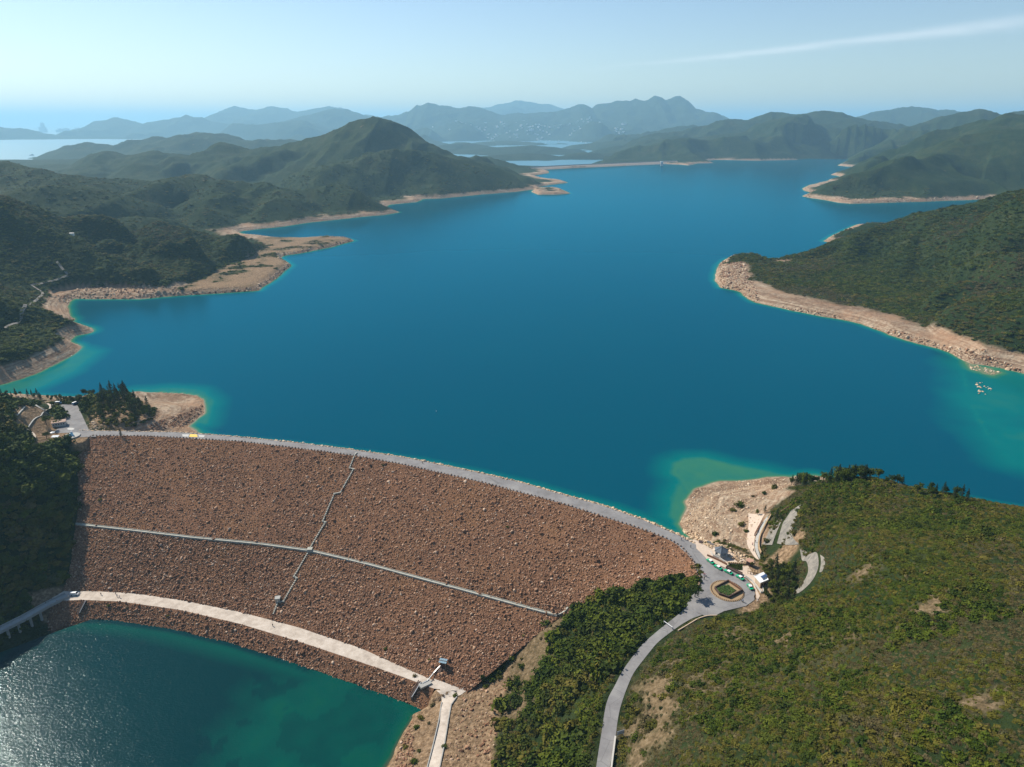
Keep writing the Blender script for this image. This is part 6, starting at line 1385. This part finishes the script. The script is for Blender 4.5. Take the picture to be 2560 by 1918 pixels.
PE = [(1712.7,1350,64.1,ck,ck,'person in dark clothes walking on the crest road nearest the middle of the lane',.6), (1703,1351,64.1,cbl,ck,'person in a blue top at the downhill edge of the crest road',.2), (1720,1344,64.1,cw,ck,'person in a white top beside the boulders where the dam ends',1.2), (1726.5,1370,64.1,ck,cg,'person in black by the guard stones just before the turning circle',2.0),
      (1759.8,1441,64.1,cr_,ck,'person in a crimson top in the group on the turning circle',.3), (1762.6,1442,64.1,cp,cw,'person in a pink top in the middle of the group on the turning circle',.9), (1765.3,1443,64.1,cw,cb,'person in a white top in the group on the turning circle',1.5), (1760,1450,64.1,ck,ck,'person in black standing just below the group on the turning circle',2.4),
      (1745.5,1482,64.1,ck,cg,'person in dark clothes beside the dark spreading tree',.1), (1854,1505,64.1,cg,ck,'person in grey on the roadway below the island',.8), (1857,1507,64.1,cbl,ck,'person in blue next to the one in grey below the island',1.8), (1885.5,1496,64.1,ck,ck,'person in black at the outer edge of the circle below the toilet building',.4),
      (1888,1357,None,cb,cw,'person in a navy top walking on the beach walkway by the fence end',.1), (1893.5,1332,None,ck,cw,'person in a black top higher up the beach walkway',.5), (1881,1363,None,cr_,ck,'person in a red top on the sandy track beside the walkway',.9), (1883.5,1378,None,ck,ck,'person in black low on the sandy track near the terrace',.2),
      (1056,1159,64.1,cb,ck,'person in a navy top walking alone near the middle of the crest road',.3), (1096,1160,64.1,cw,cb,'person in a white top on the middle of the crest road',1.0),
      (253,1488,10.1,ck,cb,'person in black on the berm road closest to the shaded van',.2), (289.5,1486,10.1,cg,ck,'person in grey at the dam side edge of the berm road',.9), (293,1493,10.1,cbl,ck,'person in blue walking on the berm road',1.4), (299.5,1495,10.1,cw,cg,'person in white beside the one in blue on the berm road',.7), (682,1566,10.1,ck,cg,'person in dark clothes on the berm road below the zigzag stairs',.5)]
for a, b_, z, t_, l_, lb, rz_ in PE: person(a, b_, z, t_, l_, lb, rz_)

# ------------------------------------------------------------------ small bushes on the dam and below it
DB = [(958,1163,1.0,'bush growing among the rubble just below the crest road'), (250,1250,1.6,'bright green bush at the shaded edge of the dam face'), (272,1515,1.3,'bush on the bank below the berm road nearest the pool steps'), (318,1520,1.4,'darker bush on the bank below the berm road'), (420,1540,.9,'small bush low on the pool bank'),
      (965,1623,1.3,'green bush at the dam side edge of the berm road'), (1036,1691,1.5,'bush on the pool side edge of the berm road'), (1074,1650,1.1,'bush on the dam face left of the solar panel shed'), (1206,1694,1.7,'dark bush on the earth at the foot of the dam'), (1215,1716,1.4,'second bush on the earth below the dam foot'), (1249,1693,2.0,'large bush where the dam foot meets the scrub'),
      (1138,1741,1.6,'bush in the corner of the concrete road'), (1080,1765,1.9,'olive bush between the pool and the concrete road'), (1054,1795,1.9,'wide green bush on the bank above the pool'), (1042,1820,1.7,'bush lower on the bank above the pool'), (1072,1808,1.2,'small bush beside the concrete road on the pool bank'), (1012,1870,1.7,'bush on the bank near the bottom of the pool'), (1035,1905,2.0,'lowest bush on the pool bank'), (1112,1868,1.4,'bush at the scrub side kerb of the concrete road'), (1048,1878,1.2,'bush among stones beside the lower concrete road'), (1268,1318,1.2,'bush alone in the middle of the dam face'), (672,1316,1.1,'bush on the dam face beside the zigzag stairs')]
for i, (a, b_, s_, lb) in enumerate(DB):
    src = shrub_src[i % len(shrub_src)]; o = src.copy(); C.objects.link(o); p = G(a, b_); o.location = p - Vector((0, 0, .1)); o.scale = (s_, s_, s_ * .8); o.rotation_euler = (0, 0, i * 1.3); tag(o, lb, 'bush', 'bushes scattered over the dam and its foot')
# scrub creeping over the ragged edge of the plaza bank
# ------------------------------------------------------------------ far things
wd = empty('far_dam', (0, 0, 0)); tag(wd, 'long low rock faced dam closing the far end of the reservoir', 'dam')
wl_ = [P(a, b_, 50) for a, b_ in [(1336,427),(1373,424),(1450,420),(1560,415),(1640,411.5),(1700,409.5)]]; wl_ = resample(np.array(wl_), 60)
A0 = offs(wl_, 0); A0[:, 2] = 49; A1 = offs(wl_, 26); A1[:, 2] = 64; A2 = offs(wl_, 36); A2[:, 2] = 64; A3 = offs(wl_, 130); A3[:, 2] = 0
Wv = np.stack([A0, A1, A2, A3]); mesh_np('embankment', Wv.reshape(-1, 3), grid_faces(4, 60)[:, ::-1], simple_mat('far_rock', (.30, .24, .19), .95, var=.35, scale=.08), parent=wd)
cw_ = MB(); strip_prism(cw_, offs(A1, 1), offs(A1, 2), 0, 2.2); cw_.build('crest_wall', M_WCONC, wd)
it = P(1654, 415, 50); tw = empty('intake_tower', tuple(it)); tag(tw, 'intake tower with a white top standing in the water by the far dam', 'tower')
MB().cone((0, 0, -5), 7, 6, 24, 14).build('shaft', mat('tower_concrete', (.3, .34, .38), .8), tw); MB().cone((0, 0, 19), 8.5, 8.5, 5, 14).build('cabin', M_WHITE, tw); MB().bar((0, 0, 17), (-32, 26, 15), 3, 1.2).build('footbridge', M_WCONC, tw)
M_HOUSE = mat('whitewashed_wall', (.75, .74, .7), .8)
hb = MB().box((0, 0, .5), (1, 1, 1)).prism([(-.55, -.55), (.55, -.55), (.55, .55), (-.55, .55)], 1, 1.12).build('house', M_HOUSE)
r_ = np.random.default_rng(77); n_h = 0
def far_house(px, py, z, w, h, label, group, src=None, cat='house', nm='house'):
    global n_h
    o = hb if n_h == 0 else hb.copy()
    if n_h: C.objects.link(o)
    n_h += 1; o.name = nm; p = P(px, py, z); zz_ = max(float(zat(p[0], p[1])), 0) ; o.location = (p[0], p[1], zz_ - 1); o.scale = (w, w * .8, h); o.rotation_euler = (0, 0, r_.uniform(0, 3)); tag(o, label, cat, group)
for i in range(120):
    c_ = r_.choice([1135, 1190, 1235, 1290, 1340, 1385, 1450, 1480, 1330, 1250]); far_house(c_ + r_.normal() * 18, 349.5 + r_.normal() * .7 - (r_.random() < .4) * r_.uniform(.3, 1.8), 4, r_.uniform(14, 38), r_.uniform(8, 22), 'tiny pale house in the hazy town across the far bay', 'houses of the town across the bay')
for i in range(14): far_house(1548 + r_.normal() * 8, 349 + r_.normal() * .6, 20, r_.uniform(22, 40), r_.uniform(10, 18), 'white building on the headland across the channel', 'white buildings on the far headland')
for a, b_, lb in [(1328,349,'largest white block on the waterfront of the hazy town'), (1558,348.5,'long white block on the far headland')]: far_house(a, b_, 5, 70, 26, lb, None)
for a, b_, lb in [(1779,376,'tiny white house on the hill above the far shore'), (1903,389,'small white hut near the waterline below the far hill'), (1618,391,'pale hut on the wooded knoll beside the intake tower'), (180,590,'pale hut on the ridge above the headland road')]:
    p = G(a, b_); o = hb.copy(); C.objects.link(o); o.location = p; o.scale = (16, 12, 9) if b_ < 500 else (6, 5, 4); tag(o, lb, 'house')
tb0 = MB().box((0, 0, .5), (1, 1, 1)).box((0, 0, 1.03), (.5, .5, .08)).build('tower_block', mat('hazy_block', (.4, .42, .45), .8))
for i, (a, t_, w) in enumerate([(105,308,90),(100,318,70),(112,319,80),(150,322,90),(158,323,70),(165,321,110),(171,323,80),(190,321,70),(197,320,60),(144,325,90)]):
    o = tb0 if i == 0 else tb0.copy()
    if i: C.objects.link(o)
    q = Q(a, t_, 21000); o.location = (q[0], 21000, 0); o.scale = (w, w * .6, q[2]); tag(o, 'faint grey tower block on the hazy skyline' if i else 'tallest and thinnest faint tower on the hazy skyline', 'tower block', 'tower blocks on the skyline')
M_BOAT = mat('white_hull', (.85, .85, .85), .4)
bt = empty('boat', (0, 0, 0)); m = MB(); m.add([(-5, -1.4, 0), (3, -1.5, 0), (6.5, 0, .2), (3, 1.5, 0), (-5, 1.4, 0), (-5.3, -1.9, 1.6), (3.4, -2, 1.9), (8, 0, 2.3), (3.4, 2, 1.9), (-5.3, 1.9, 1.6)], [(4, 3, 2, 1, 0), (5, 6, 7, 8, 9)] + [(i, (i + 1) % 5, 5 + (i + 1) % 5, 5 + i) for i in range(5)]); m.build('hull', M_BOAT, bt); MB().box((-1, 0, 2.7), (5, 2.6, 2), tp=.85).build('cabin', M_BOAT, bt)
for i in range(16):
    o = bt if i == 0 else copy_tree(bt); a, b_ = [(1250,352.5),(1275,351),(1300,353),(1325,352),(1352,351.5),(1375,353),(1398,352),(1420,354),(1452,356),(1440,353),(1365,356),(1235,354),(1465,358),(1310,356),(1395,357),(80,389)][i]
    p = P(a, b_, 0); o.location = (p[0], p[1], .1); o.scale = (3, 3, 3); o.rotation_euler = (0, 0, i * 1.1); tag(o, 'tiny white boat moored in the far bay' if i < 15 else 'white boat with a wake on the pale sea at the far side of the hills', 'boat', 'boats in the far bay' if i < 15 else None)
# mid distance tracks
for pts, w, lb in [([(142,656),(155,672),(171,690),(159,696),(120,706),(77,713)], 3.0, 'pale hillside road winding down behind the headland'), ([(77,713),(98,727),(112,735),(98,746),(81,758),(65,772),(49,785),(58,795),(53,808),(12,822)], 3.0, 'pale road zigzagging down towards the shaded shore')]:
    A_ = resample(np.array([G(a, b_)[:] for a, b_ in pts]), 80); A_ = offs(A_, w / 2); B_ = offs(A_, -w)
    tag(ribbon('hillside_road', A_, B_, M_SHOT, lift=1.2, n=80), lb, 'road', kind='structure')
print('done', round(time.time() - T0, 1), len(bpy.data.objects))
